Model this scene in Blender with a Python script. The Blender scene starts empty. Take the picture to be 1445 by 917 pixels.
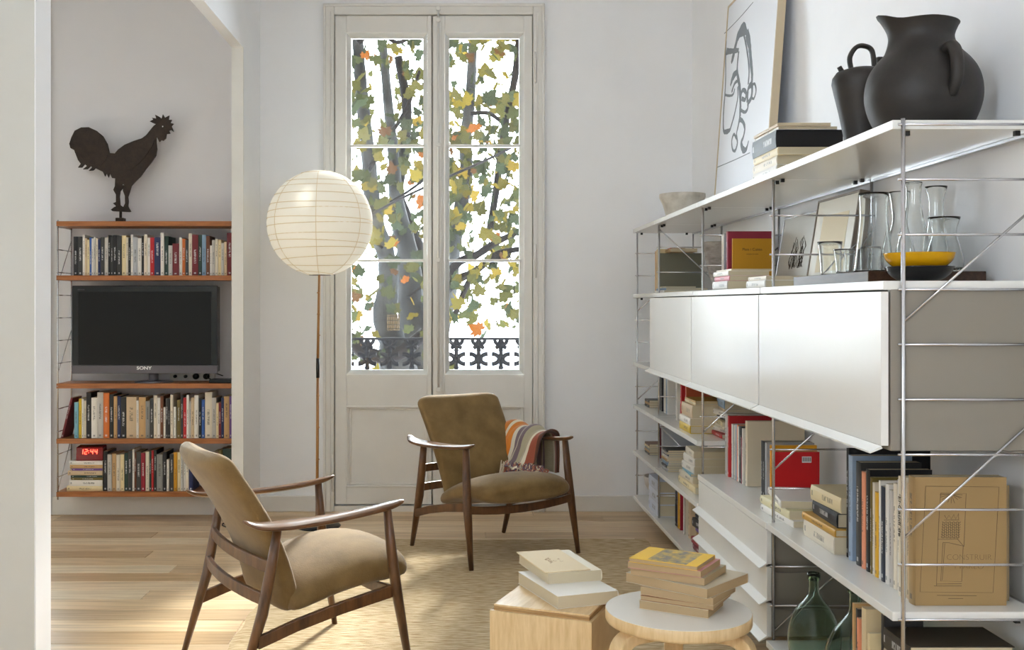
import bpy, bmesh, math, random
from mathutils import Vector, Matrix, Euler
from mathutils import noise as mnoise
R = math.radians
random.seed(7)
sc = bpy.context.scene
COL = sc.collection

# ---------------------------------------------------------------- camera
H0 = 1.26
cd = bpy.data.cameras.new('camera'); cam = bpy.data.objects.new('camera', cd); COL.objects.link(cam)
cam.location = (0, 0, H0); cam.rotation_euler = (R(90), 0, 0)
cd.sensor_width = 36.0; cd.lens = 1500/1445*36.0
cd.shift_x = (722.5-646)/1445; cd.shift_y = (428-458.5)/1445
cd.clip_start = 0.05; cd.clip_end = 200
sc.camera = cam
# ---------------------------------------------------------------- world, lights, exposure
SKY = 12.0
w = bpy.data.worlds.new('sky'); sc.world = w; w.use_nodes = True
nt = w.node_tree; bg = nt.nodes['Background']
bg.inputs['Color'].default_value = (0.83, 0.915, 1.0, 1); bg.inputs['Strength'].default_value = SKY
sc.view_settings.view_transform = 'Standard'; sc.view_settings.look = 'None'
sc.view_settings.exposure = 1.25; sc.view_settings.gamma = 1.0
sc.cycles.use_denoising = True
sc.cycles.max_bounces = 14; sc.cycles.diffuse_bounces = 8; sc.cycles.transmission_bounces = 10
sc.cycles.transparent_max_bounces = 12; sc.cycles.glossy_bounces = 5
sc.cycles.caustics_reflective = False; sc.cycles.sample_clamp_indirect = 6
def light(name, kind, loc, rot, energy, **k):
    d = bpy.data.lights.new(name, kind); o = bpy.data.objects.new(name, d); COL.objects.link(o)
    o.location = loc; o.rotation_euler = rot; d.energy = energy
    for a, b in k.items():
        if a == 'portal': d.cycles.is_portal = b
        else: setattr(d, a, b)
    return o
light('sun', 'SUN', (0, 12, 8), (R(-58), 0, R(-14)), 16.0, angle=R(10), color=(1.0, 0.96, 0.9))
light('window_portal', 'AREA', (-0.145, 6.62, 1.85), (R(-90), 0, 0), 0, shape='RECTANGLE', size=1.2, size_y=2.4, portal=True)
light('side_window_portal', 'AREA', (-3.05, 6.6, 1.85), (R(-90), 0, 0), 0, shape='RECTANGLE', size=0.96, size_y=2.4, portal=True)

light('added_fill_portal', 'AREA', (-2.37, -1.02, 2.05), (0, R(-90), 0), 0, shape='RECTANGLE', size=1.3, size_y=.9, portal=True)  # portal for an unseen opening in the left wall, added as fill light
# ---------------------------------------------------------------- helpers
def at(u, v, d):
    return Vector(((u-646)*d/1500, d, H0+(428-v)*d/1500))
def lin(c):
    return tuple(((x/255)/12.92 if x/255 <= 0.04045 else ((x/255+0.055)/1.055)**2.4) for x in c)
class MB:
    def __init__(s): s.v = []; s.f = []; s.uv = {}
    def add(s, vs, fs):
        n = len(s.v); s.v += [tuple(p) for p in vs]; s.f += [tuple(i+n for i in f) for f in fs]; return s
    def box(s, x0, x1, y0, y1, z0, z1, M=None):
        vs = [Vector((x, y, z)) for z in (z0, z1) for y in (y0, y1) for x in (x0, x1)]
        if M: vs = [M @ p for p in vs]
        return s.add(vs, [(0, 2, 3, 1), (4, 5, 7, 6), (0, 1, 5, 4), (2, 6, 7, 3), (0, 4, 6, 2), (1, 3, 7, 5)])
    def loft(s, rings, close=True, caps=True):
        n = len(rings[0]); vs = [p for r in rings for p in r]; fs = []
        for i in range(len(rings)-1):
            for j in range(n if close else n-1):
                k = (j+1) % n
                fs.append((i*n+j, i*n+k, (i+1)*n+k, (i+1)*n+j))
        if caps and close:
            fs.append(tuple(reversed(range(n)))); fs.append(tuple((len(rings)-1)*n+j for j in range(n)))
        return s.add(vs, fs)
    def tube(s, pts, r, seg=8, flat=None):
        pts = [Vector(p) for p in pts]; rings = []
        rr = r if isinstance(r, (list, tuple)) else [r]*len(pts)
        t0 = (pts[1]-pts[0]).normalized()
        up = Vector((0, 0, 1)) if abs(t0.z) < 0.9 else Vector((1, 0, 0))
        nrm = t0.cross(up).normalized()
        for i, p in enumerate(pts):
            a = pts[max(i-1, 0)]; b = pts[min(i+1, len(pts)-1)]
            t = (b-a).normalized(); nrm = (nrm-t*nrm.dot(t)).normalized(); bn = t.cross(nrm)
            q = rr[i]; fx, fy = (q, q) if not isinstance(q, tuple) else q
            rings.append([p+nrm*fx*math.cos(2*math.pi*j/seg)+bn*fy*math.sin(2*math.pi*j/seg) for j in range(seg)])
        return s.loft(rings)
    def lathe(s, prof, seg=32, c=(0, 0, 0), close=False):
        rings = [[(c[0]+r*math.cos(2*math.pi*j/seg), c[1]+r*math.sin(2*math.pi*j/seg), c[2]+z) for j in range(seg)] for r, z in prof]
        return s.loft(rings, True, not close)
    def prism(s, pts, d0, d1, f):
        """closed outline pts (a,b); f(a,b,d)->3D"""
        n = len(pts)
        return s.add([f(a, b, d0) for a, b in pts]+[f(a, b, d1) for a, b in pts],
                     [tuple(range(n)), tuple(reversed(range(n, 2*n)))]+[(j, j+n, (j+1) % n+n, (j+1) % n) for j in range(n)])
    def build(s, name, m, parent=None, smooth=False, bevel=0, sub=0, tri=False):
        me = bpy.data.meshes.new(name); me.from_pydata(s.v, [], s.f); me.update()
        bm = bmesh.new(); bm.from_mesh(me)
        if tri: bmesh.ops.triangulate(bm, faces=[f for f in bm.faces if len(f.verts) > 4])
        bmesh.ops.recalc_face_normals(bm, faces=bm.faces); bm.to_mesh(me); bm.free()
        if smooth:
            me.polygons.foreach_set('use_smooth', [True]*len(me.polygons))
        me.materials.append(m)
        o = bpy.data.objects.new(name, me); COL.objects.link(o)
        if parent: o.parent = parent
        if bevel:
            b = o.modifiers.new('bevel', 'BEVEL'); b.width = bevel; b.segments = 2; b.limit_method = 'ANGLE'; b.angle_limit = R(40)
        if sub:
            b = o.modifiers.new('sub', 'SUBSURF'); b.levels = sub; b.render_levels = sub
        if smooth == 'auto':
            try: me.set_sharp_from_angle(angle=R(35))
            except Exception: pass
        return o
def tag(o, label=None, cat=None, group=None, kind=None):
    if label: o['label'] = label
    if cat: o['category'] = cat
    if group: o['group'] = group
    if kind: o['kind'] = kind
    return o
def empty(name, loc=(0, 0, 0), rz=0, label=None, cat=None, group=None, kind=None):
    o = bpy.data.objects.new(name, None); COL.objects.link(o); o.location = loc; o.rotation_euler = (0, 0, rz)
    o.empty_display_size = 0.05
    return tag(o, label, cat, group, kind)
def box(name, m, x0, x1, y0, y1, z0, z1, parent=None, bevel=0, M=None):
    return MB().box(x0, x1, y0, y1, z0, z1, M).build(name, m, parent, bevel=bevel)
def struct(o): o['kind'] = 'structure'; return o
def spline(pts, n=8):
    P = [Vector(p) for p in pts]; P = [P[0]*2-P[1]]+P+[P[-1]*2-P[-2]]; out = []
    for i in range(1, len(P)-2):
        a, b, c, d = P[i-1:i+3]
        for k in range(n):
            t = k/n
            out.append(0.5*((2*b)+(c-a)*t+(2*a-5*b+4*c-d)*t*t+(3*b-a-3*c+d)*t**3))
    out.append(P[-2]); return out

# ---------------------------------------------------------------- materials
def mat(name, rgb=(200, 200, 200), rough=0.5, metal=0.0, noise=0, nscale=20, stretch=(1, 1, 1), rgb2=None, bump=0, bscale=None,
        trans=0, ior=1.45, emis=None, estr=0, sheen=0, coat=0, objcol=False, spec=None):
    m = bpy.data.materials.new(name); m.use_nodes = True; n = m.node_tree; L = n.links
    p = n.nodes['Principled BSDF']; c = lin(rgb)
    p.inputs['Base Color'].default_value = (*c, 1); p.inputs['Roughness'].default_value = rough; p.inputs['Metallic'].default_value = metal
    p.inputs['Transmission Weight'].default_value = trans; p.inputs['IOR'].default_value = ior
    if spec is not None: p.inputs['Specular IOR Level'].default_value = spec
    if sheen: p.inputs['Sheen Weight'].default_value = sheen; p.inputs['Sheen Roughness'].default_value = 0.4
    if coat: p.inputs['Coat Weight'].default_value = coat; p.inputs['Coat Roughness'].default_value = 0.15
    if emis: p.inputs['Emission Color'].default_value = (*lin(emis), 1); p.inputs['Emission Strength'].default_value = estr
    if noise or rgb2 or bump:
        tc = n.nodes.new('ShaderNodeTexCoord'); mp = n.nodes.new('ShaderNodeMapping'); mp.inputs['Scale'].default_value = stretch
        L.new(tc.outputs['Object'], mp.inputs['Vector'])
        oi = n.nodes.new('ShaderNodeObjectInfo'); ml = n.nodes.new('ShaderNodeMath'); ml.operation = 'MULTIPLY'; ml.inputs[1].default_value = 37
        L.new(oi.outputs['Random'], ml.inputs[0]); L.new(ml.outputs[0], mp.inputs['Location'])
        nz = n.nodes.new('ShaderNodeTexNoise'); nz.inputs['Scale'].default_value = nscale; nz.inputs['Detail'].default_value = 6
        nz.inputs['Roughness'].default_value = 0.6
        L.new(mp.outputs[0], nz.inputs['Vector'])
        if rgb2 or noise:
            mx = n.nodes.new('ShaderNodeMix'); mx.data_type = 'RGBA'
            c2 = lin(rgb2) if rgb2 else tuple(x*(1-noise) for x in c)
            mx.inputs[6].default_value = (*c, 1); mx.inputs[7].default_value = (*c2, 1)
            rp = n.nodes.new('ShaderNodeValToRGB'); rp.color_ramp.elements[0].position = 0.35; rp.color_ramp.elements[1].position = 0.68
            L.new(nz.outputs['Fac'], rp.inputs[0]); L.new(rp.outputs[0], mx.inputs[0]); L.new(mx.outputs[2], p.inputs['Base Color'])
        if bump:
            b = n.nodes.new('ShaderNodeBump'); b.inputs['Strength'].default_value = bump; b.inputs['Distance'].default_value = 0.004
            src = nz
            if bscale:
                src = n.nodes.new('ShaderNodeTexNoise'); src.inputs['Scale'].default_value = bscale; src.inputs['Detail'].default_value = 3
                L.new(mp.outputs[0], src.inputs['Vector'])
            L.new(src.outputs['Fac'], b.inputs['Height']); L.new(b.outputs[0], p.inputs['Normal'])
    return m
M = {}
M['wall'] = mat('wall_plaster', (242, 243, 245), 0.75, noise=0.035, nscale=2.2, bump=0.12, bscale=14)
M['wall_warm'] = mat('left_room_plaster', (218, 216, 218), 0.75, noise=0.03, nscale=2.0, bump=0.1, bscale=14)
M['ceiling'] = mat('ceiling_paint', (246, 247, 250), 0.8)
M['trimw'] = mat('cream_gloss_paint', (226, 224, 219), 0.38, noise=0.05, nscale=5, bump=0.05, bscale=25)
M['shelf'] = mat('white_lacquer', (228, 228, 224), 0.22, noise=0.02, nscale=3, spec=.65)
M['grey_side'] = mat('pale_grey_lacquer', (136, 130, 120), 0.35)
M['chrome'] = mat('satin_chrome', (205, 205, 208), 0.25, 1.0)
M['black'] = mat('black_plastic', (18, 18, 18), 0.4)
M['teak'] = mat('teak_veneer', (176, 112, 62), 0.42, rgb2=(142, 84, 42), nscale=7, stretch=(1, 9, 14))
M['walnut'] = mat('walnut_wood', (108, 72, 42), 0.33, rgb2=(64, 40, 22), nscale=22, stretch=(1.5, 1.5, 0.35), coat=0.3)
M['walnut_arm'] = mat('walnut_arm_wood', (118, 80, 48), 0.28, rgb2=(72, 46, 26), nscale=30, stretch=(2, .3, 2), coat=0.4)
M['velvet'] = mat('olive_tan_velvet', (136, 110, 68), 0.9, rgb2=(114, 90, 52), nscale=9, bump=0.35, bscale=260, sheen=0.25)
M['paper'] = mat('page_paper', (198, 184, 152), 0.85, noise=0.12, nscale=300, stretch=(1, 0.02, 0.02))
M['birch'] = mat('birch_veneer', (226, 200, 156), 0.38, rgb2=(205, 174, 126), nscale=9, stretch=(8, 1, 1))
M['ply'] = mat('ply_edge', (196, 160, 108), 0.6, rgb2=(140, 100, 60), nscale=40, stretch=(.2, .2, 9))
M['stooltop'] = mat('stool_white_laminate', (226, 224, 216), 0.25)
M['rug'] = None
M['iron_rust'] = mat('rusty_iron', (58, 46, 38), 0.75, rgb2=(38, 30, 26), nscale=30, bump=0.5)
M['iron'] = mat('painted_cast_iron', (8, 9, 13), 0.8, spec=.1)
M['clay'] = mat('black_clay', (48, 43, 39), 0.5, rgb2=(30, 27, 25), nscale=8, bump=0.35, bscale=18)
M['stone'] = mat('white_marble_stone', (222, 216, 204), 0.8, rgb2=(190, 182, 168), nscale=14, bump=0.9, bscale=30)
M['greystone'] = mat('grey_carved_stone', (168, 160, 152), 0.8, rgb2=(128, 120, 112), nscale=26, stretch=(1, 1, 2.5), bump=1.0)
M['glass'] = mat('clear_glass', (250, 252, 251), 0.0, trans=1.0, ior=1.45)
M['greenglass'] = mat('green_bottle_glass', (216, 234, 222), 0.02, trans=1.0, ior=1.3, bump=0.05, bscale=9)
M['yellowglass'] = mat('amber_glass', (236, 186, 20), 0.05, trans=0.45, ior=1.3)
M['blackgloss'] = mat('black_glaze', (12, 12, 14), 0.12)
M['bamboo'] = mat('bamboo', (176, 128, 74), 0.45, rgb2=(140, 92, 48), nscale=15, stretch=(1, 1, .2))
M['rib'] = mat('bamboo_rib', (226, 208, 176), 0.7)
M['tvdark'] = mat('tv_gloss_black', (8, 8, 9), 0.1)
M['screen'] = mat('tv_screen', (9, 9, 10), 0.35, spec=.3)
M['tvgrey'] = mat('tv_grey_plastic', (92, 88, 94), 0.4)
M['white_print'] = mat('white_print', (235, 235, 235), 0.6)
M['dark_print'] = mat('dark_print', (60, 50, 38), 0.8)
M['led'] = mat('led_digits', (255, 60, 40), 0.4, emis=(255, 70, 50), estr=4)
M['clockred'] = mat('red_clock_plastic', (120, 8, 10), 0.12)
M['boardwood'] = mat('dark_board_wood', (72, 50, 36), 0.4, rgb2=(52, 34, 24), nscale=14, stretch=(8, 1, 8))
M['frame_beige'] = mat('picture_frame_wood', (196, 180, 152), 0.5)
M['mat_white'] = mat('picture_paper', (232, 234, 238), 0.6)
M['ink'] = mat('grey_ink', (122, 128, 134), 0.7)
M['socket'] = mat('socket_plastic', (215, 212, 205), 0.4)
M['fringe1'] = mat('pale_yarn', (214, 200, 172), 0.9)
M['fringe2'] = mat('rose_yarn', (176, 112, 92), 0.9)
M['fringe3'] = mat('mauve_yarn', (110, 88, 100), 0.9)
M['bark'] = mat('plane_bark', (52, 53, 54), 0.95, rgb2=(18, 19, 20), nscale=3.2, bump=0.6, spec=.05)
M['bark_dark'] = mat('dark_bark', (28, 26, 27), 0.95, rgb2=(13, 12, 13), nscale=6, bump=0.6, spec=.05)
# thin window glass: straight-through with a faint reflection
def pane_mat():
    m = bpy.data.materials.new('window_glass'); m.use_nodes = True; n = m.node_tree; n.nodes.clear()
    o = n.nodes.new('ShaderNodeOutputMaterial'); a = n.nodes.new('ShaderNodeBsdfTransparent'); g = n.nodes.new('ShaderNodeBsdfGlossy')
    g.inputs['Roughness'].default_value = 0.01; mx = n.nodes.new('ShaderNodeMixShader'); f = n.nodes.new('ShaderNodeFresnel')
    a.inputs[0].default_value = (.97, .985, .98, 1)
    n.links.new(f.outputs[0], mx.inputs[0]); n.links.new(a.outputs[0], mx.inputs[1]); n.links.new(g.outputs[0], mx.inputs[2]); n.links.new(mx.outputs[0], o.inputs[0])
    return m
M['pane'] = pane_mat()
def objcol_mat(name, rough=0.5, kind='plain'):
    m = mat(name, rough=rough); n = m.node_tree; L = n.links; p = n.nodes['Principled BSDF']
    oi = n.nodes.new('ShaderNodeObjectInfo')
    if kind == 'plain':
        L.new(oi.outputs['Color'], p.inputs['Base Color'])
    if kind == 'cover':        # printed lettering down the middle of the spine (flat print), spine UV 0..1
        uv = n.nodes.new('ShaderNodeUVMap'); uv.uv_map = 'UVMap'
        sp = n.nodes.new('ShaderNodeSeparateXYZ'); L.new(uv.outputs[0], sp.inputs[0])
        def math_(op, a, b=None):
            q = n.nodes.new('ShaderNodeMath'); q.operation = op
            for i, x in enumerate((a, b)):
                if x is None: continue
                if isinstance(x, (int, float)): q.inputs[i].default_value = x
                else: L.new(x, q.inputs[i])
            return q.outputs[0]
        du = math_('ABSOLUTE', math_('SUBTRACT', sp.outputs[0], 0.5)); inu = math_('LESS_THAN', du, 0.17)
        r8 = math_('MULTIPLY', oi.outputs['Random'], 0.25)
        lo = math_('GREATER_THAN', sp.outputs[1], math_('ADD', r8, 0.28)); hi = math_('LESS_THAN', sp.outputs[1], math_('ADD', r8, 0.62))
        lg = math_('LESS_THAN', math_('ABSOLUTE', math_('SUBTRACT', sp.outputs[1], 0.06)), 0.02)
        cb = n.nodes.new('ShaderNodeCombineXYZ'); L.new(math_('MULTIPLY', sp.outputs[0], 3), cb.inputs[0]); L.new(math_('MULTIPLY', sp.outputs[1], 60), cb.inputs[1]); L.new(math_('MULTIPLY', oi.outputs['Random'], 90), cb.inputs[2])
        nz = n.nodes.new('ShaderNodeTexNoise'); nz.inputs['Scale'].default_value = 1.0; nz.inputs['Detail'].default_value = 1; L.new(cb.outputs[0], nz.inputs['Vector'])
        th = math_('GREATER_THAN', nz.outputs['Fac'], 0.47)
        msk = math_('MULTIPLY', inu, math_('MAXIMUM', lg, math_('MULTIPLY', math_('MULTIPLY', lo, hi), th)))
        msk = math_('MULTIPLY', msk, 0.6)
        rgbbw = n.nodes.new('ShaderNodeRGBToBW'); L.new(oi.outputs['Color'], rgbbw.inputs[0])
        tcv = math_('MULTIPLY', math_('LESS_THAN', rgbbw.outputs[0], 0.25), 0.65)
        tcv = math_('ADD', tcv, 0.05)
        cc = n.nodes.new('ShaderNodeCombineColor')
        for i in range(3): L.new(tcv, cc.inputs[i])
        mx = n.nodes.new('ShaderNodeMix'); mx.data_type = 'RGBA'
        L.new(msk, mx.inputs[0]); L.new(oi.outputs['Color'], mx.inputs[6]); L.new(cc.outputs[0], mx.inputs[7]); L.new(mx.outputs[2], p.inputs['Base Color'])
    if kind == 'plank':
        tc = n.nodes.new('ShaderNodeTexCoord'); mp = n.nodes.new('ShaderNodeMapping'); mp.inputs['Scale'].default_value = (1.2, 22, 1)
        ml = n.nodes.new('ShaderNodeMath'); ml.operation = 'MULTIPLY'; ml.inputs[1].default_value = 53
        L.new(tc.outputs['Object'], mp.inputs[0]); L.new(oi.outputs['Random'], ml.inputs[0]); L.new(ml.outputs[0], mp.inputs['Location'])
        nz = n.nodes.new('ShaderNodeTexNoise'); nz.inputs['Scale'].default_value = 2.2; nz.inputs['Detail'].default_value = 7; nz.inputs['Distortion'].default_value = 0.6
        L.new(mp.outputs[0], nz.inputs['Vector'])
        rp = n.nodes.new('ShaderNodeValToRGB'); rp.color_ramp.elements[0].position = .3; rp.color_ramp.elements[1].position = .7
        rp.color_ramp.elements[0].color = (.72, .66, .58, 1); rp.color_ramp.elements[1].color = (1.08, 1.06, 1.03, 1)
        L.new(nz.outputs[0], rp.inputs[0])
        mx = n.nodes.new('ShaderNodeMix'); mx.data_type = 'RGBA'; mx.blend_type = 'MULTIPLY'; mx.inputs[0].default_value = 1
        L.new(oi.outputs['Color'], mx.inputs[6]); L.new(rp.outputs[0], mx.inputs[7]); L.new(mx.outputs[2], p.inputs['Base Color'])
        b = n.nodes.new('ShaderNodeBump'); b.inputs['Strength'].default_value = .06; b.inputs['Distance'].default_value = .003
        L.new(nz.outputs[0], b.inputs['Height']); L.new(b.outputs[0], p.inputs['Normal'])
    return m
M['cover'] = objcol_mat('book_cover', 0.45, 'cover')
M['pages_c'] = objcol_mat('page_block', 0.85, 'plain')
M['plain'] = objcol_mat('printed_card', 0.5, 'plain')
M['plank'] = objcol_mat('oak_plank', 0.34, 'plank')
def leaf_mat():
    m = bpy.data.materials.new('plane_leaf'); m.use_nodes = True; n = m.node_tree; n.nodes.clear(); L = n.links
    o = n.nodes.new('ShaderNodeOutputMaterial'); d = n.nodes.new('ShaderNodeBsdfDiffuse'); t = n.nodes.new('ShaderNodeBsdfTranslucent')
    mx = n.nodes.new('ShaderNodeMixShader'); mx.inputs[0].default_value = 0.25
    a = n.nodes.new('ShaderNodeAttribute'); a.attribute_name = 'leafcol'
    oi = n.nodes.new('ShaderNodeObjectInfo'); mc = n.nodes.new('ShaderNodeMix'); mc.data_type = 'RGBA'; mc.blend_type = 'MULTIPLY'; mc.inputs[0].default_value = 1
    L.new(a.outputs['Color'], mc.inputs[6]); L.new(oi.outputs['Color'], mc.inputs[7])
    L.new(mc.outputs[2], d.inputs[0]); L.new(mc.outputs[2], t.inputs[0])
    L.new(d.outputs[0], mx.inputs[1]); L.new(t.outputs[0], mx.inputs[2]); L.new(mx.outputs[0], o.inputs[0]); return m
M['leaf'] = leaf_mat()
def paper_mat():
    m = bpy.data.materials.new('washi_paper'); m.use_nodes = True; n = m.node_tree; n.nodes.clear(); L = n.links
    o = n.nodes.new('ShaderNodeOutputMaterial'); d = n.nodes.new('ShaderNodeBsdfDiffuse'); t = n.nodes.new('ShaderNodeBsdfTranslucent')
    d.inputs[0].default_value = (*lin((252, 250, 244)), 1); t.inputs[0].default_value = (*lin((253, 249, 240)), 1)
    mx = n.nodes.new('ShaderNodeMixShader'); mx.inputs[0].default_value = 0.42
    tc = n.nodes.new('ShaderNodeTexCoord'); nz = n.nodes.new('ShaderNodeTexNoise'); nz.inputs['Scale'].default_value = 14; nz.inputs['Detail'].default_value = 6
    b = n.nodes.new('ShaderNodeBump'); b.inputs['Strength'].default_value = .25; b.inputs['Distance'].default_value = .01
    L.new(tc.outputs['Object'], nz.inputs[0]); L.new(nz.outputs[0], b.inputs['Height']); L.new(b.outputs[0], d.inputs['Normal'])
    L.new(d.outputs[0], mx.inputs[1]); L.new(t.outputs[0], mx.inputs[2]); L.new(mx.outputs[0], o.inputs[0]); return m
M['washi'] = paper_mat()
def rug_mat():
    m = mat('jute_rug', (206, 184, 146), 0.95); n = m.node_tree; L = n.links; p = n.nodes['Principled BSDF']
    tc = n.nodes.new('ShaderNodeTexCoord'); mp = n.nodes.new('ShaderNodeMapping'); mp.inputs['Scale'].default_value = (13, 80, 1)
    nz = n.nodes.new('ShaderNodeTexNoise'); nz.inputs['Scale'].default_value = 1.2; nz.inputs['Detail'].default_value = 5
    L.new(tc.outputs['Object'], mp.inputs[0]); L.new(mp.outputs[0], nz.inputs[0])
    rp = n.nodes.new('ShaderNodeValToRGB'); e = rp.color_ramp.elements
    e[0].position = .35; e[0].color = (*lin((172, 144, 102)), 1); e[1].position = .62; e[1].color = (*lin((214, 194, 158)), 1)
    L.new(nz.outputs[0], rp.inputs[0]); L.new(rp.outputs[0], p.inputs['Base Color'])
    b = n.nodes.new('ShaderNodeBump'); b.inputs['Strength'].default_value = .8; b.inputs['Distance'].default_value = .012
    L.new(nz.outputs[0], b.inputs['Height']); L.new(b.outputs[0], p.inputs['Normal']); return m
M['rug'] = rug_mat()
def blanket_mat():
    m = mat('striped_wool', (200, 190, 170), 0.95, sheen=.4); n = m.node_tree; L = n.links; p = n.nodes['Principled BSDF']
    uv = n.nodes.new('ShaderNodeUVMap'); uv.uv_map = 'UVMap'; sp = n.nodes.new('ShaderNodeSeparateXYZ'); L.new(uv.outputs[0], sp.inputs[0])
    rp = n.nodes.new('ShaderNodeValToRGB'); rp.color_ramp.interpolation = 'CONSTANT'
    st = [(0, (196, 118, 44)), (.14, (226, 214, 188)), (.18, (214, 128, 46)), (.32, (218, 208, 186)), (.37, (126, 108, 112)), (.46, (120, 98, 66)),
          (.50, (190, 178, 150)), (.57, (122, 104, 110)), (.64, (176, 166, 138)), (.80, (222, 212, 188)), (.86, (158, 84, 62)), (.95, (96, 60, 46))]
    els = rp.color_ramp.elements
    els[0].position = 0; els[0].color = (*lin(st[0][1]), 1); els[1].position = st[1][0]; els[1].color = (*lin(st[1][1]), 1)
    for a, c in st[2:]:
        e = els.new(a); e.color = (*lin(c), 1)
    L.new(sp.outputs[0], rp.inputs[0]); L.new(rp.outputs[0], p.inputs['Base Color'])
    tc = n.nodes.new('ShaderNodeTexCoord'); nz = n.nodes.new('ShaderNodeTexNoise'); nz.inputs['Scale'].default_value = 180; L.new(tc.outputs['Object'], nz.inputs[0])
    b = n.nodes.new('ShaderNodeBump'); b.inputs['Strength'].default_value = .6; b.inputs['Distance'].default_value = .004
    L.new(nz.outputs[0], b.inputs['Height']); L.new(b.outputs[0], p.inputs['Normal']); return m
M['blanket'] = blanket_mat()

def text(body, size, m, loc, rot, parent, name='lettering', ext=0.0004, sx=1.0, bold=0):
    c = bpy.data.curves.new(name, 'FONT'); c.body = body; c.size = size; c.extrude = ext; c.align_x = 'CENTER'; c.align_y = 'CENTER'; c.offset = bold
    o = bpy.data.objects.new(name, c); COL.objects.link(o); dg = bpy.context.evaluated_depsgraph_get()
    me = bpy.data.meshes.new_from_object(o.evaluated_get(dg)); bpy.data.objects.remove(o); bpy.data.curves.remove(c)
    me.materials.clear(); me.materials.append(m)
    q = bpy.data.objects.new(name, me); COL.objects.link(q); q.location = loc; q.rotation_euler = rot; q.scale = (sx, 1, 1)
    if parent: q.parent = parent
    return q

# ================================================================ SETTING
YW = 6.45; YL = 6.35; XR = 1.42; XP = -1.2; ZC = 3.45; XL = -3.75; YB = -1.6
# door hole X -0.748..0.456, Z 0.04..3.01 ; side door hole X -3.5..-2.55
mb = MB()
mb.box(-1.262, -0.80, YW, YW+.28, 0, ZC).box(0.51, XR+.02, YW, YW+.28, 0, ZC).box(-0.80, 0.51, YW, YW+.28, 3.05, ZC).box(-0.80, 0.51, YW, YW+.28, 0, .035)
struct(mb.build('wall_back', M['wall']))
mb = MB()
mb.box(-2.5, -1.262, YL, YW+.28, 0, ZC).box(XL, -3.6, YL, YW+.28, 0, ZC).box(-3.6, -2.5, YL, YW+.28, 3.05, ZC).box(-3.6, -2.5, YL, YW+.28, 0, .04)
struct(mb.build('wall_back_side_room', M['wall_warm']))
mb = MB(); mb.box(XR, XR+.15, YB, YW+.28, 0, ZC); struct(mb.build('wall_right', M['wall']))
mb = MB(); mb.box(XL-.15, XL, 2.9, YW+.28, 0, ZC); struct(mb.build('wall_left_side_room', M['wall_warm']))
# partition between the two rooms: stub, lintel, near wall with its jamb
mb = MB(); mb.box(-1.262, XP, 5.94, YW, 0, ZC).box(-1.262, XP, 3.12, 5.94, 2.69, ZC); struct(mb.build('wall_partition', M['wall']))
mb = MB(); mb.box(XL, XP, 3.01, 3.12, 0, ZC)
struct(mb.build('wall_near_left', mat('near_wall_shade_tone', (208, 208, 201), .7, noise=.05, nscale=3, bump=.1, bscale=14)))  # greyer than the other walls: shade on the camera-facing side put into the colour
struct(box('near_jamb_lit_face', M['wall'], XP, XP+.004, 3.012, 3.124, 0, ZC))  # thin white sheet over the jamb, paints its window-lit face brighter
struct(box('trim_jamb', M['trimw'], -1.262, XP+.003, 5.93, 5.945, 0, 2.69))
struct(MB().box(-2.4, -2.3, YB, 3.01, 0, 1.4).box(-2.4, -2.3, YB, 3.01, 2.7, ZC).box(-2.4, -2.3, YB, -1.46, 1.4, 2.7).box(-2.4, -2.3, -.58, 3.01, 1.4, 2.7).build('wall_left', M['wall']))  # the gap in this wall is out of view, added to let in fill light
struct(box('ceiling', M['ceiling'], XL-.15, XR+.15, YB-.2, YW+.28, ZC, ZC+.12))
# rear wall behind the camera 
mb = MB(); mb.box(-2.4, XR, YB-.2, YB, 0, ZC)
struct(mb.build('wall_rear', M['wall']))
# baseboards
struct(box('baseboard_back_right', M['trimw'], 0.53, XR, YW-.018, YW, 0, .095, bevel=.004))
struct(box('baseboard_back_left', M['trimw'], -1.2, -.815, YW-.018, YW, 0, .095, bevel=.004))
struct(box('baseboard_side_room', M['trimw'], -2.42, -1.262, YL-.018, YL, 0, .11, bevel=.004))
struct(box('baseboard_right', M['trimw'], XR-.016, XR, YB, YW, 0, .095))
# side-room door architrave + leaf with glass
t = struct(empty('window_2', (0, 0, 0)))
box('frame', M['trimw'], -2.56, -2.43, YL-.022, YL, 0, 3.12, t, .006)
box('frame_moulding', M['trimw'], -2.455, -2.43, YL-.036, YL-.02, 0, 3.14, t, .005)
box('frame', M['trimw'], -3.6, -2.5, YL-.02, YL, 3.05, 3.14, t)
mb = MB(); mb.box(-2.62, -2.5, YL+.02, YL+.07, .04, 3.05).box(-3.6, -3.5, YL+.02, YL+.07, .04, 3.05).box(-3.6, -2.5, YL+.02, YL+.07, .04, .7).box(-3.6, -2.5, YL+.02, YL+.07, 2.9, 3.05).box(-3.1, -3.0, YL+.02, YL+.07, .04, 3.05)
mb.build('sash', M['trimw'], t)
box('pane', M['pane'], -3.5, -2.62, YL+.04, YL+.044, .7, 2.9, t)
MB().tube([(-2.5, YL-.03, 2.73), (-2.5, YL-.03, 2.95)], .008).build('hinge', M['trimw'], t)
MB().tube([(-2.5, YL-.03, .9), (-2.5, YL-.03, 1.1)], .008).build('hinge', M['trimw'], t)

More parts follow.
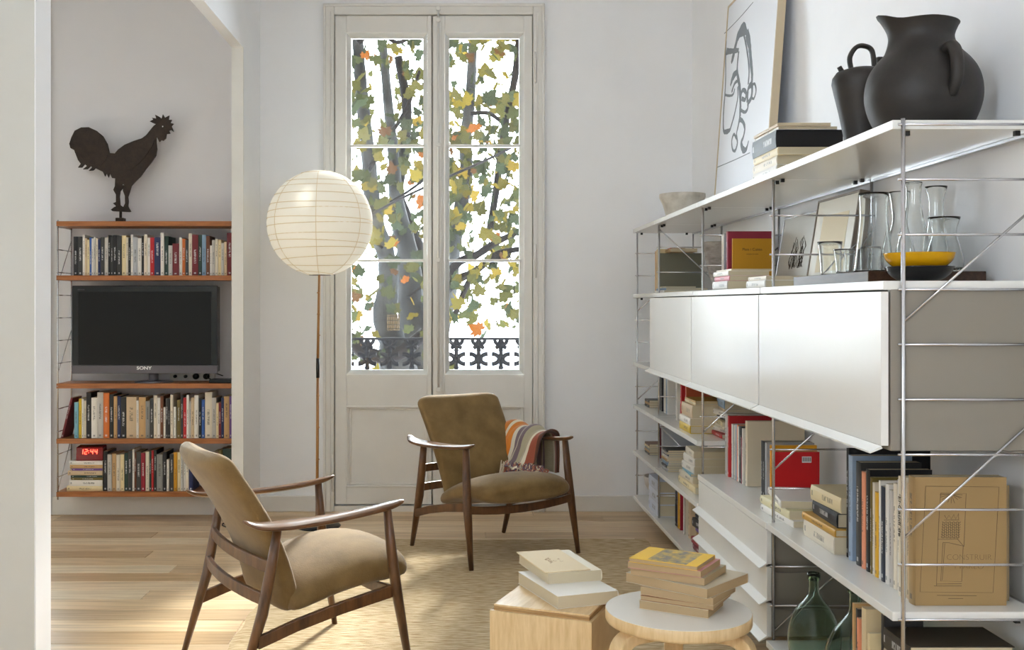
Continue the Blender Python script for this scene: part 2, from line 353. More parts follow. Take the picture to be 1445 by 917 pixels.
# floor: base slab + individual oak planks
fl = struct(box('floor', mat('floor_base', (120, 90, 60), .8), XL, XR, YB, YW+.02, -.1, -.021))
PC = [(228, 206, 174), (220, 196, 162), (234, 214, 184), (212, 186, 150), (224, 200, 166), (230, 206, 170), (204, 176, 138), (238, 222, 194)]
pmesh = {}
def plank(x0, x1, y0, y1):
    L_ = round(x1-x0, 1) if 0 else round(x1-x0, 3); k = (L_, round(y1-y0, 3))
    if k not in pmesh:
        g = .0008; mb = MB(); a = L_/2-g; b = (y1-y0)/2-g; c = .0015
        mb.add([(-a, -b, -.02), (a, -b, -.02), (a, b, -.02), (-a, b, -.02), (-a, -b, -c), (a, -b, -c), (a, b, -c), (-a, b, -c),
                (-a+c, -b+c, 0), (a-c, -b+c, 0), (a-c, b-c, 0), (-a+c, b-c, 0)],
               [(0, 1, 5, 4), (1, 2, 6, 5), (2, 3, 7, 6), (3, 0, 4, 7), (4, 5, 9, 8), (5, 6, 10, 9), (6, 7, 11, 10), (7, 4, 8, 11), (8, 9, 10, 11)])
        o = mb.build('plank', M['plank'], fl); pmesh[k] = o.data
    else:
        o = bpy.data.objects.new('plank', pmesh[k]); COL.objects.link(o); o.parent = fl
    o.location = ((x0+x1)/2, (y0+y1)/2, 0)
    c = random.choice(PC); f = random.uniform(.93, 1.05)
    o.color = tuple(min(1, x*f) for x in lin(c))+(1,)
rng = random.Random(3)
y = YW; row = 0
while y > YB+.01:
    yy = max(y-.148, YB); x = XL; first = True
    ln = rng.choice([.5, .9, 1.2, .7, 1.4]); 
    while x < XR-.01:
        x1 = min(x+ln, XR)
        if XR-x1 < .25: x1 = XR
        plank(x, x1, yy, y); x = x1; ln = rng.choice([1.2, 1.5, 1.8, 2.0])
    y = yy; row += 1

# ---------------------------------------------------------------- french window (window_1)
t = struct(empty('window_1', (0, 0, 0)))
Zf = lambda v: H0+(428-v)*YW/1500
Xf = lambda u: (u-646)*YW/1500
mb = MB()
mb.box(Xf(457), Xf(472), YW-.03, YW+.02, 0, Zf(9)).box(Xf(752), Xf(768), YW-.03, YW+.02, 0, Zf(9)).box(Xf(472), Xf(752), YW-.03, YW+.02, Zf(22), Zf(9))
mb.build('architrave', M['trimw'], t, bevel=.006)
for (a, b) in ((457, 460.5), (764.5, 768)):
    box('moulding', M['trimw'], Xf(a), Xf(b), YW-.042, YW-.028, 0, Zf(7), t, .005)
box('moulding', M['trimw'], Xf(457), Xf(768), YW-.042, YW-.028, Zf(11), Zf(7), t, .005)
for (a, b) in ((466, 468), (757, 759)):
    box('moulding', M['trimw'], Xf(a), Xf(b), YW-.036, YW-.028, 0, Zf(18), t, .003)
box('threshold', M['trimw'], Xf(472), Xf(752), YW-.02, YW+.15, 0, Zf(713), t)
mb = MB()
mb.box(-.80, Xf(478), YW+.036, YW+.09, 0, 3.05).box(Xf(746), .51, YW+.036, YW+.09, 0, 3.05).box(-.80, .51, YW+.036, YW+.09, Zf(30), 3.05).box(-.80, .51, YW+.036, YW+.09, 0, .09).box(Xf(604), Xf(630), YW+.036, YW+.06, 0, 3.05)
mb.build('frame', M['trimw'], t)
def leaf(u0, u1, g0, g1, p0, p1):
    x0, x1, a, b = Xf(u0)+.002, Xf(u1)-.002, Xf(g0), Xf(g1); yf = YW-.012; yb = YW+.035
    zt, zb, gt, gb = Zf(22)-.003, Zf(711), Zf(47), Zf(528)
    pt, pb, pl, pr = Zf(575), Zf(684), Xf(p0), Xf(p1)
    lf = MB()
    lf.box(x0, a, yf, yb, zb, zt).box(b, x1, yf, yb, zb, zt).box(a, b, yf, yb, gt, zt).box(a, b, yf, yb, pt, gb).box(a, b, yf, yb, zb, pb)
    if pl > a: lf.box(a, pl, yf, yb, pb, pt)
    if pr < b: lf.box(pr, b, yf, yb, pb, pt)
    o = lf.build('casement', M['trimw'], t, bevel=.003)
    # white bevelled glazing rebate
    rb = MB(); f = .026
    def frame(mb, X0, X1, Z0, Z1, w, ya, yb2):
        ring = lambda i, yy: [(X0+i, yy, Z0+i), (X1-i, yy, Z0+i), (X1-i, yy, Z1-i), (X0+i, yy, Z1-i)]
        A, B, C = ring(0, ya), ring(w, yb2), ring(w, yb2+.02)
        mb.add(A+B+C, [(j, (j+1) % 4, (j+1) % 4+4, j+4) for j in range(4)]+[(j+4, (j+1) % 4+4, (j+1) % 4+8, j+8) for j in range(4)])
    frame(rb, a, b, gb, gt, f, yf+.001, yb-.012)
    q = rb.build('glazing_rebate', M['shelf'], o); 
    for v in (205.5, 367.5):
        box('glazing_bar', M['trimw'], a+.02, b-.02, yf+.012, yb, Zf(v+1.8), Zf(v-1.8), o, .003)
    zs = [gb+.02, Zf(367.5), Zf(205.5), gt-.02]
    for i in range(3):
        box('pane', M['pane'], a+.015, b-.015, yb-.012, yb-.008, zs[i], zs[i+1], o)
    # recessed lower panel with moulding
    box('panel', M['trimw'], pl-.01, pr+.01, yf+.016, yb-.005, pb-.01, pt+.01, o)
    pm = MB(); w2 = .012
    for (A, B, C, D) in ((pl-.018, pr+.018, pt, pt+w2), (pl-.018, pr+.018, pb-w2, pb), (pl-.018, pl-.006, pb, pt), (pr+.006, pr+.018, pb, pt)):
        pm.box(A, B, yf-.009, yf+.001, C, D)
    pm.build('panel_moulding', M['trimw'], o, bevel=.004)
    pm = MB()
    for (A, B, C, D) in ((pl, pr, pt-.012, pt), (pl, pr, pb, pb+.012), (pl, pl+.012, pb, pt), (pr-.012, pr, pb, pt)):
        pm.box(A, B, yf+.004, yf+.016, C, D)
    pm.build('panel_moulding', M['trimw'], o, bevel=.004)
    return o
leaf(472.5, 609.5, 489, 603, 493, 600)
lr = leaf(614, 751.5, 628, 739, 634, 735)
box('meeting_stile', M['trimw'], Xf(611), Xf(624), YW-.024, YW-.011, Zf(711), Zf(24), t, .003)
MB().tube([(Xf(618.5), YW-.033, Zf(549)), (Xf(618.5), YW-.033, Zf(14))], .0065, 10).build('bolt_rod', M['trimw'], t, True)
for v in (14, 30, 205, 367, 549):
    box('rod_bracket', M['trimw'], Xf(615.5), Xf(621.5), YW-.042, YW-.022, Zf(v+3), Zf(v-3), t, .003)
for u, v0, v1 in ((470, 78, 118), (470, 640, 692), (755, 75, 118), (755, 345, 392), (755, 640, 690)):
    MB().tube([(Xf(u), YW-.036, Zf(v1)), (Xf(u), YW-.036, Zf(v0))], .0065, 8).build('hinge', M['trimw'], t, True)

# ================================================================ OUTSIDE
ext = mat('stucco_facade', (150, 138, 122), .9)
mb = MB(); mb.box(-14, XL-.15, YW, YW+.28, -5, 16).box(XR+.15, 14, YW, YW+.28, -5, 16).box(XL-.15, XR+.15, YW, YW+.28, ZC, 16).box(XL-.15, XR+.15, YW, YW+.28, -5, -.1)
struct(mb.build('wall_exterior', ext))  # unseen upper facade, added to block sky light from the near side of the leaves
# balcony slab and ironwork
struct(box('balcony_floor', mat('balcony_stone', (150, 145, 138), .8), -2.6, 2.2, YW+.28, 7.55, -.15, -.02))
rail = empty('balcony_railing', (0, 7.4, 0), 0, 'dark cast iron balcony railing with curled balusters outside the french window', 'railing')
box('top_rail', M['iron'], -2.6, 2.2, -.02, .02, 1.005, 1.022, rail)
box('bottom_rail', M['iron'], -2.6, 2.2, -.012, .012, .06, .08, rail)
for xx in (-2.58, 2.18): box('post', M['iron'], xx-.02, xx+.02, -.02, .02, -.02, 1.03, rail)
def bal_mesh():
    mb = MB(); k = .000614
    def S(pts, w, mir=True):
        for s in ((1, -1) if mir else (1,)):
            P = spline([(s*x*k, 0, 1.0035-y*k) for x, y in pts], 4)
            mb.tube(P, [(w, .011)]*len(P) if 0 else w, 6)
    S([(0, -15), (0, 330)], .016, False)
    S([(70, -20), (66, 15), (40, 45), (0, 62)],   .015)
    S([(8, -10), (20, 10), (30, 30)], .008)
    S([(0, 55), (30, 72), (62, 90)], .016)
    S([(-8, 115), (22, 128)], .015)
    S([(104, 158), (70, 160), (36, 180), (18, 212), (36, 245), (70, 265), (104, 268)], .0175)
    S([(0, 180), (22, 212), (0, 245)], .019)
    S([(0, 318), (26, 322)], .018)
    mb2 = MB(); 
    # mirrored lower tier
    vs = list(mb.v); fs = list(mb.f); mb2.add(vs, fs); mb2.add([(x, yy, 2*.79-z) for x, yy, z in vs], [tuple(reversed(f)) for f in fs])
    mb2.box(-.008, .008, -.008, .008, .06, .6)
    return mb2
b0 = bal_mesh().build('baluster', M['iron'], rail)
x = -2.49; firstb = True
xs = [-.785+.155*i for i in range(-11, 20)]
for i, xx in enumerate(xs):
    o = b0 if i == 0 else bpy.data.objects.new('baluster', b0.data)
    if i: COL.objects.link(o); o.parent = rail
    o.location = (xx+.0, 0, 0)

# plane tree
tree = empty('plane_tree', (-.9, 10.6, -4), 0, 'large plane tree with mottled grey trunks and yellowing leaves outside the window', 'tree')
def br(pts, d, name, m):
    P = []; rr = []
    for u, v, r, *dd in pts:
        D = d+(dd[0] if dd else 0); P.append(at(u, v, D)); rr.append(r*D/1500)
    n = 6; Q = spline(P, n); Rr = []
    for i in range(len(Q)):
        a = min(i//n, len(rr)-2); tt = i/n-a; Rr.append(max(.004, rr[a]*(1-tt)+rr[a+1]*tt)*random.uniform(.95, 1.06))
    Q = [q-Vector((-.9, 10.6, -4)) for q in Q]
    return MB().tube(Q, Rr, 12).build(name, m, tree, True)
br([(640, 1000, 40), (600, 700, 34), (562, 520, 26), (553, 480, 19), (543, 445, 17), (548, 400, 14), (545, 360, 13), (532, 320, 12), (524, 270, 11), (520, 220, 10), (512, 150, 9), (505, 60, 8), (500, -40, 7)], 10.6, 'trunk', M['bark'])
br([(640, 900, 36, .5), (596, 560, 24, .5), (582, 460, 20, .5), (578, 400, 18, .5), (574, 350, 15, .5), (560, 290, 11, .5), (556, 230, 8, .5), (548, 150, 7, .5), (540, 60, 6, .5)], 10.6, 'trunk', M['bark'])
br([(640, 900, 36, .8), (604, 520, 20, .8), (596, 430, 15, .8), (590, 360, 12, .8), (574, 310, 9, .8), (562, 270, 8, .8), (570, 210, 8, .8), (574, 150, 7, .8), (562, 80, 6, .8)], 10.6, 'trunk', M['bark_dark'])
br([(600, 520, 22, .6), (628, 420, 15, .3), (640, 345, 11), (651, 290, 10), (658, 240, 9), (657, 200, 9), (664, 130, 7), (668, 40, 6)], 10.6, 'trunk', M['bark'])
br([(600, 470, 9), (560, 500, 10), (520, 500, 10), (494, 478, 9), (470, 440, 8), (440, 380, 7)], 10.4, 'branch', M['bark_dark'])
for pts in ([(620, 410, 7), (645, 372, 6), (672, 360, 5.5), (700, 342, 5), (735, 325, 4), (780, 300, 3)],
            [(620, 420, 7), (645, 395, 6), (672, 382, 5), (698, 360, 4.5), (730, 352, 4), (770, 350, 3)],
            [(640, 450, 4), (660, 400, 4), (680, 375, 3.5), (720, 360, 3)],
            [(690, 330, 5), (700, 270, 5), (706, 220, 5), (716, 160, 5), (728, 100, 5), (734, 20, 4)],
            [(664, 160, 3), (690, 160, 3), (715, 175, 2.5), (745, 170, 2)],
            [(520, 240, 3), (548, 195, 3), (575, 150, 3), (592, 100, 2)],
            [(505, 60, 5), (530, 40, 4), (560, 60, 3), (590, 45, 2.5)],
            [(524, 300, 2.5), (560, 280, 2), (590, 260, 2), (620, 235, 2)],
            [(540, 350, 2), (515, 330, 2), (500, 300, 1.5), (480, 290, 1.5)],
            [(575, 420, 2), (600, 400, 2), (620, 380, 1.5)],
            [(700, 470, .8), (702, 420, .8), (700, 380, 1), (690, 340, 1)],
            [(726, 420, .8), (724, 380, .8), (716, 350, 1)]):
    br(pts, 10.2, 'branch', M['bark_dark'])
# leaf meshes
def leaf_outline():
    pts = []
    lob = [(-90, .25), (-60, .42), (-35, .34), (-10, .50), (8, .30), (30, .52), (50, .34), (68, .46), (90, .62)]
    rgt = [(.0, -.18)]
    P = [(0, -.15), (.12, -.26), (.34, -.24), (.30, -.12), (.52, .02), (.40, .10), (.48, .30), (.27, .24), (.22, .36), (0, .62)]
    return P+[(-a, b) for a, b in reversed(P[1:-1])]
LO = leaf_outline()
LC = [(104, 104, 62), (92, 98, 66), (116, 112, 68), (132, 122, 62), (78, 86, 66), (156, 138, 62), (176, 150, 66), (120, 88, 58), (172, 104, 48), (88, 100, 78)]
LW = [6, 6, 5, 4, 5, 2.5, 1.6, 1.5, 1.0, 4]
def leaf_geo(mb, cols, Mx, s, col):
    n = len(LO); fold = random.uniform(.05, .3)
    vs = [Mx @ Vector((x*s, y_*s, -abs(x)*fold*s-.15*y_*y_*s)) for x, y_ in LO]+[Mx @ Vector((0, .1*s, 0))]
    mb.add(vs, [(i, (i+1) % n, n) for i in range(n)]); cols.append((n, col))
def setcol(me, cols):
    a = me.color_attributes.new('leafcol', 'FLOAT_COLOR', 'CORNER'); out = []
    for n, c in cols:
        for _ in range(n*3): out += [*c, 1]
    a.data.foreach_set('color', out)
lv = []; 
tmpl = []
for i in range(4):
    mb = MB(); cols = []; leaf_geo(mb, cols, Matrix(), 1.0, (1, 1, 1))
    me = bpy.data.meshes.new('leaf'); me.from_pydata(mb.v, [], mb.f); setcol(me, cols); me.materials.append(M['leaf']); tmpl.append(me)
def leaf_spot(rng):
    return rng
rl = random.Random(21)
def rotm(rl):
    return Euler((rl.uniform(.5, 2.4), rl.uniform(-.9, .9), rl.uniform(-1.6, 1.6)), 'XYZ').to_matrix().to_4x4()
def density(u, v):
    # sparse upper right-of-centre and bright bottom right, dense elsewhere
    d = .8
    if u < 612:
        if 350 < v < 480 and u > 520: d = .35
        if 60 < v < 200 and 520 < u < 600: d = .45
        if v > 480: d = .25
        if v < 60: d = .5
    else:
        if v > 465: d = .03
        if 330 < v < 420 and u < 665: d = .3
        if 390 < v < 465: d = .75 if u > 640 else .3
        if 70 < v < 130: d = .45
        if 130 <= v < 330: d = 1.0
    return d
count = 0; tries = 0
ORI = Vector((-.9, 10.6, -4))
lfobj = 0
while lfobj < 290 and tries < 9000:
    tries += 1
    u = rl.uniform(488, 745); v = rl.uniform(30, 500)
    if rl.random() > density(u, v): continue
    d = rl.uniform(9.0, 10.4); p = at(u, v, d); c = rl.choices(LC, LW)[0]
    o = bpy.data.objects.new('leaf', rl.choice(tmpl)); COL.objects.link(o); o.parent = tree
    s = rl.uniform(.11, .19); o.matrix_local = Matrix.Translation(p-ORI) @ rotm(rl) @ Matrix.Scale(s, 4)
    o.color = (*[x*.2 for x in lin(c)], 1); lfobj += 1
mb = MB(); cols = []; nb = 0
while nb < 5200:
    u = rl.uniform(250, 1010); v = rl.uniform(-260, 560); d = rl.uniform(9.2, 12.8)
    if 488 < u < 745:
        if rl.random() > density(u, v): continue
        if rl.random() < .15: continue
    elif v > 480 and rl.random() < .7: continue
    p = at(u, v, d)-ORI
    leaf_geo(mb, cols, Matrix.Translation(p) @ rotm(rl), rl.uniform(.08, .17), [x*.2 for x in lin(rl.choices(LC, LW)[0])]); nb += 1
me = bpy.data.meshes.new('foliage'); me.from_pydata(mb.v, [], mb.f); setcol(me, cols); me.materials.append(M['leaf'])
o = bpy.data.objects.new('foliage', me); COL.objects.link(o); o.parent = tree; o['kind'] = 'stuff'
# little board nailed to the trunk, overhead cable
sg = empty('woven_mat_sign', at(555, 455, 10.15), 0, 'small woven straw square hung against the plane tree trunk', 'sign')
for i in range(7):
    MB().tube([((i-3)*.018, 0, -.075), ((i-3)*.018, 0, .075)], .008, 6).build('slat', mat('straw', (72, 62, 46), .9, spec=.05) if i == 0 else bpy.data.materials['straw'], sg)
for i in range(4):
    MB().tube([(-.065, -.009, (i-1.5)*.04), (.065, -.009, (i-1.5)*.04)], .004, 6).build('crosspiece', M['bark_dark'], sg)
tag(MB().tube(spline([at(400, 380, 8.6), at(500, 318, 8.6), at(560, 283, 8.6), at(636, 248, 8.6), at(690, 224, 8.6), at(760, 190, 8.6), at(900, 130, 8.6)], 4), .011, 8).build('overhead_cable', M['bark_dark']),
    'dark cable slanting across the leaves outside the window', 'cable')
# pale house across the street
hs = empty('house', (0, 24, -4), 0, 'overexposed white house front across the street seen low through the right pane', 'building')
hw = mat('white_render', (245, 245, 245), .8)
box('wall', hw, -9, 12, 0, .5, 0, 4.6, hs)
box('roof_edge', hw, -9.2, 12.2, -.3, .7, 4.6, 4.8, hs)
for i in range(6):
    q = box('shutter', mat('pale_shutter', (205, 214, 232), .6) if i == 0 else bpy.data.materials['pale_shutter'], -6+i*3, -4.8+i*3, -.06, 0, 2.4, 4.2, hs)

# ================================================================ BOOKS
CN = {'white': (226, 222, 214), 'ivory': (220, 210, 190), 'cream': (222, 204, 160), 'yellow': (214, 180, 40), 'mustard': (204, 146, 30), 'tan': (196, 158, 108), 'beige': (206, 182, 148),
      'brown': (108, 62, 38), 'orange': (206, 110, 44), 'red': (186, 36, 40), 'crimson': (140, 18, 40), 'maroon': (112, 32, 40), 'navy': (34, 44, 84), 'blue': (50, 90, 160),
      'pale blue': (130, 158, 184), 'sky blue': (120, 172, 190), 'grey': (138, 138, 134), 'light grey': (188, 184, 178), 'charcoal': (58, 58, 58), 'black': (30, 30, 32),
      'dark green': (34, 58, 50), 'olive': (110, 94, 44), 'purple': (110, 76, 140), 'peach': (232, 154, 118), 'pink': (206, 120, 130), 'silver': (170, 172, 176), 'gold': (196, 150, 60)}
def book_meshes(t, h, w, hard=False):
    ct = min(.0022 if hard else .0009, t*.12); mg = .003 if hard else .0006
    bul = min(.12*t, .003)
    P = [(-t/2, w), (-t/2, 0), (-t/4, -bul*.8), (0, -bul), (t/4, -bul*.8), (t/2, 0), (t/2, w)]
    I = [(t/2-ct, w), (t/2-ct, ct), (-t/2+ct, ct), (-t/2+ct, w)]
    pts = P+I; n = len(pts)
    vs = [(x, y_, 0) for x, y_ in pts]+[(x, y_, h) for x, y_ in pts]
    fs = [(j, (j+1) % n, (j+1) % n+n, j+n) for j in range(n)]
    # end caps as quads
    for o_, rev in ((0, 1), (n, 0)):
        for q in ((0, 1, 9, 10), (5, 6, 7, 8), (1, 2, 9), (2, 3, 9), (3, 8, 9), (3, 4, 8), (4, 5, 8)):
            q = tuple(i+o_ for i in q); fs.append(tuple(reversed(q)) if rev else q)
    me = bpy.data.meshes.new('cover'); me.from_pydata(vs, [], fs)
    uvl = me.uv_layers.new(name='UVMap'); 
    for p in me.polygons:
        for li in p.loop_indices:
            v = me.vertices[me.loops[li].vertex_index].co
            if 1 <= p.index <= 4: uvl.data[li].uv = (v.x/t+.5, v.z/h)
            else: uvl.data[li].uv = (-1, -1)
    me.materials.append(M['cover'])
    pg = MB().box(-t/2+ct, t/2-ct, ct, w-mg-.001, mg, h-mg)
    pm = bpy.data.meshes.new('pages'); pm.from_pydata(pg.v, [], pg.f); pm.materials.append(M['pages_c'])
    return me, pm
ALL_LABELS = {}
def book(loc, t, h, w, col, label, group, az=0, flat=False, tilt=0, hard=False, name='book', cat='book', rgb=None, pages=(204, 192, 164)):
    e = bpy.data.objects.new(name, None); COL.objects.link(e); e.empty_display_size = .03
    m1, m2 = book_meshes(t, h, w, hard)
    Mx = Matrix.Rotation(az, 4, 'Z')
    if flat: Mx = Mx @ Matrix.Rotation(R(90), 4, 'Y')
    if tilt: Mx = Mx @ Matrix.Rotation(tilt, 4, 'Y')
    if flat:
        off = Mx @ Vector((0, w/2, h/2)); base = Vector(loc)+Vector((0, 0, t/2))-Vector((off.x, off.y, 0))
    else: base = Vector(loc)
    e.matrix_world = Matrix.Translation(base) @ Mx
    c = rgb or CN[col]; j = random.uniform(.92, 1.06)
    for nm, me in (('cover', m1), ('pages', m2)):
        o = bpy.data.objects.new(nm, me); COL.objects.link(o); o.parent = e
        if nm == 'pages': o.color = (*lin(pages), 1)
        if nm == 'cover': o.color = (*[min(1, x*j) for x in lin(c)], 1)
    if label in ALL_LABELS:
        print('DUP LABEL', label)
    ALL_LABELS[label] = 1
    tag(e, label, cat, group)
    return e
ORD = 'zero first second third fourth fifth sixth seventh eighth ninth tenth eleventh twelfth thirteenth fourteenth fifteenth sixteenth seventeenth eighteenth nineteenth twentieth'.split()
def ordinal(n): return ORD[n] if n <= 20 else '%dth' % n
def row_labels(items, shelf, noun='book', side='left'):
    """items: list of (colour, size word). Unique label for each: look first, then neighbours, then order."""
    cols = [c for c, s in items]; out = []
    for i, (c, s) in enumerate(items):
        key = (s, c)
        if sum(1 for k in items if (k[1], k[0]) == key) == 1:
            out.append(('%s %s %s on %s' % (s, c, noun, shelf)).strip()); continue
        l = cols[i-1] if i else None; r = cols[i+1] if i+1 < len(cols) else None
        def nb(j): return (cols[j], cols[j-1] if j else None, cols[j+1] if j+1 < len(cols) else None)
        if l and r and sum(1 for j in range(len(cols)) if nb(j) == nb(i)) == 1:
            out.append(('%s %s between %s and %s neighbours on %s' % (c, noun, l, r, shelf)))
        else:
            k = sum(1 for j in range(i+1) if cols[j] == c)
            out.append('%s %s, %s %s one from the %s on %s' % (c, noun, ordinal(k), c, side, shelf))
    return out
# ---- left teak shelving
SX0, SX1 = -2.31, -1.30
for z1, lb in ((1.733, 'topmost teak shelf board under the iron rooster'), (1.421, 'teak shelf board above the television carrying a book row'),
               (.799, 'teak shelf board the television stands on'), (.481, 'teak shelf board below the television carrying books'), (.175, 'lowest teak shelf board under the red clock stack')):
    tag(box('teak_shelf', M['teak'], SX0, SX1, 6.115, 6.335, z1-.028, z1, bevel=.0015), lb, 'shelf', 'teak shelf boards of the left unit')
def ladder(x0, y0, x1, y1, z0, z1, rungs, braces, label, name='wire_ladder', r=.0045, group='wire ladders'):
    e = empty(name, (x0, y0, z0), 0, label, 'shelf ladder', group); o = Vector((x0, y0, z0))
    for (x, y) in ((x0, y0), (x1, y1)):
        MB().tube([Vector((x, y, z0))-o, Vector((x, y, z1))-o], r, 10).build('upright', M['chrome'], e, True)
    dx, dy = (x1-x0), (y1-y0); L_ = math.hypot(dx, dy); ux, uy = dx/L_*.012, dy/L_*.012
    for z in rungs:
        MB().tube([Vector((x0-ux, y0-uy, z))-o, Vector((x1+ux, y1+uy, z))-o], r*.62, 8).build('rung', M['chrome'], e, True)
    for (za, zb) in braces:
        MB().tube([Vector((x0, y0, za))-o, Vector((x1, y1, zb))-o], r*.62, 8).build('brace', M['chrome'], e, True)
    return e
ru = [1.70-.131*k for k in range(12)]
ladder(-2.303, 6.12, -2.303, 6.335, .13, 1.74, ru, [(1.37, 1.63), (.86, 1.10), (.18, .46)], 'chrome wire ladder at the left end of the teak shelves', group='wire ladders of the teak unit')
ladder(-1.296, 6.12, -1.296, 6.335, .13, 1.74, ru, [(1.37, 1.63)], 'chrome wire ladder at the right end of the teak shelves by the jamb', group='wire ladders of the teak unit')
YS = 6.145
def lrow(z, vb, items, shelf, group):
    k = YS/1500; info = []
    for u0, u1, vt, c in items:
        h = (vb-vt)*k; s = 'tall' if h > .235 else ('short' if h < .2 else 'slim' if (u1-u0) < 4.5 else 'thick' if (u1-u0) > 8.5 else 'mid-sized')
        info.append((c, s))
    lbs = row_labels(info, shelf)
    for (u0, u1, vt, c), lb in zip(items, lbs):
        x0, x1 = (u0-646)*k, (u1-646)*k; h = (vb-vt)*k
        book(((x0+x1)/2, YS+random.uniform(0, .008), z), (x1-x0)-.0004, h, min(.17, random.uniform(.135, .165)), c, lb, group)
r1 = [(103.4, 109.7, 333.5, 'black'), (109.7, 116.4, 333.5, 'charcoal'), (116.4, 119.6, 331, 'white'), (119.6, 123, 336, 'beige'), (123, 126.3, 338, 'cream'), (126.3, 129, 335, 'blue'), (129, 132, 336, 'white'), (132, 135, 334.5, 'light grey'), (135, 138, 336, 'ivory'),
      (138, 141.6, 337.5, 'navy'), (141.6, 147, 334.5, 'charcoal'), (147, 152.4, 334.5, 'light grey'), (152.4, 155.6, 331.5, 'black'), (155.6, 159.2, 332.5, 'charcoal'), (159.2, 165, 331.5, 'black'), (165, 171, 332.5, 'charcoal'),
      (171.3, 177.6, 332, 'cream'), (177.6, 180.8, 334.5, 'ivory'), (180.8, 184, 335, 'black'), (184, 187.5, 330.5, 'white'), (187.5, 193.8, 334.5, 'silver'), (193.8, 199.2, 336, 'white'), (199.2, 202.8, 332.5, 'black'),
      (202.8, 207.6, 330.4, 'ivory'), (207.6, 211.7, 334.8, 'white'), (211.7, 217.5, 334.8, 'red'), (217.5, 226.5, 334.5, 'navy'), (226.5, 231.5, 328, 'white'), (231.5, 237.3, 333, 'dark green'), (237.3, 243.2, 346, 'light grey'),
      (243.2, 252.2, 343.3, 'maroon'), (252.2, 256.7, 334.8, 'white'), (256.7, 261.2, 336.6, 'orange'), (261.2, 265.7, 338, 'charcoal'), (265.7, 271, 329, 'ivory'), (271, 279.6, 331, 'maroon'), (279.6, 285, 331, 'dark green'),
      (285, 290.7, 331, 'pale blue'), (290.7, 296, 332.5, 'brown'), (296, 299, 346, 'white'), (299, 303.2, 338.5, 'light grey'), (303.5, 307.5, 337, 'ivory'), (307.5, 312, 338, 'cream'), (312, 316, 342.5, 'light grey'), (316, 320, 341, 'beige'), (320, 327.5, 328, 'maroon')]
lrow(1.421, 388.5, r1, 'the shelf above the television', 'books above the television')
r2 = [(104.7, 110.4, 568.5, 'sky blue'), (110.6, 114.8, 563.5, 'yellow'), (115, 118, 563.5, 'white'), (118, 121, 566, 'ivory'), (121.4, 128, 554.5, 'black'), (128.4, 136.7, 562, 'white'), (136.9, 145.5, 554.5, 'light grey'), (145.7, 154.1, 555, 'orange'),
      (154.2, 160, 557.6, 'black'), (160, 165, 560, 'tan'), (165, 170, 559.5, 'navy'), (170, 178, 561, 'black'), (178, 192, 561, 'beige'), (192, 195.4, 566, 'white'), (195.4, 205, 561.6, 'tan'), (205.2, 211.2, 567, 'grey'),
      (211.5, 216.2, 563, 'charcoal'), (216.3, 221.6, 559, 'ivory'), (221.6, 226, 562, 'white'), (226.1, 230.4, 559.5, 'brown'), (230.5, 233.3, 575.5, 'white'), (233.3, 236.8, 563, 'charcoal'), (236.9, 239.7, 563, 'black'), (240, 244, 558, 'ivory'), (244.7, 248, 575, 'white'),
      (249.5, 254.4, 565, 'olive'), (254.6, 258.2, 558.5, 'charcoal'), (258.3, 263, 562, 'red'), (263, 266.5, 558, 'white'), (266.5, 269.2, 567, 'light grey'), (269.2, 274, 562, 'beige'), (274, 280, 558.5, 'white'), (280, 284.2, 563, 'black'), (284.3, 288.6, 564.8, 'blue'),
      (288.8, 298.8, 554.4, 'ivory'), (299, 304.8, 562, 'light grey'), (304.9, 308.3, 569.5, 'cream'), (308.4, 312, 569, 'maroon'), (312, 316, 562, 'navy'), (316, 323.4, 560, 'tan'), (323.6, 327.5, 559.6, 'purple')]
lrow(.481, 619, r2, 'the second lowest teak shelf', 'books below the television')
book((-2.289, YS, .4815), .012, .24, .15, 'maroon', 'maroon book leaning against the row at the left end below the television', 'books below the television', tilt=R(14))
r3 = [(145.3, 151.5, 639, 'black'), (151.5, 157.7, 643, 'light grey'), (157.8, 163.7, 642, 'tan'), (164, 169.4, 643.5, 'ivory'), (169.5, 175, 643, 'cream'), (175, 180.5, 641, 'dark green'), (180.5, 186, 638, 'charcoal'), (186.4, 189.2, 636, 'white'), (189.3, 192, 640, 'brown'),
      (192, 198.5, 639.5, 'charcoal'), (198.7, 204.7, 641, 'crimson'), (204.8, 210, 639.5, 'ivory'), (210, 213.3, 638.5, 'dark green'), (213.5, 216.4, 637.5, 'red'), (216.9, 220.6, 637, 'black'), (221, 229.5, 643, 'grey'), (229.7, 234.8, 639.5, 'black'), (235, 238.2, 650.5, 'white'),
      (239, 244.8, 643, 'charcoal'), (245, 249.8, 640, 'mustard'), (250, 254.7, 640, 'cream'), (254.8, 258.4, 641, 'light grey'), (258.5, 262, 641, 'white'), (262, 266, 642, 'ivory'), (266, 272, 640, 'navy'), (300, 308, 640, 'brown'), (308, 314, 637, 'olive'), (314, 327, 635, 'dark green')]
lrow(.175, 694.8, r3, 'the lowest teak shelf', 'books on the lowest teak shelf')
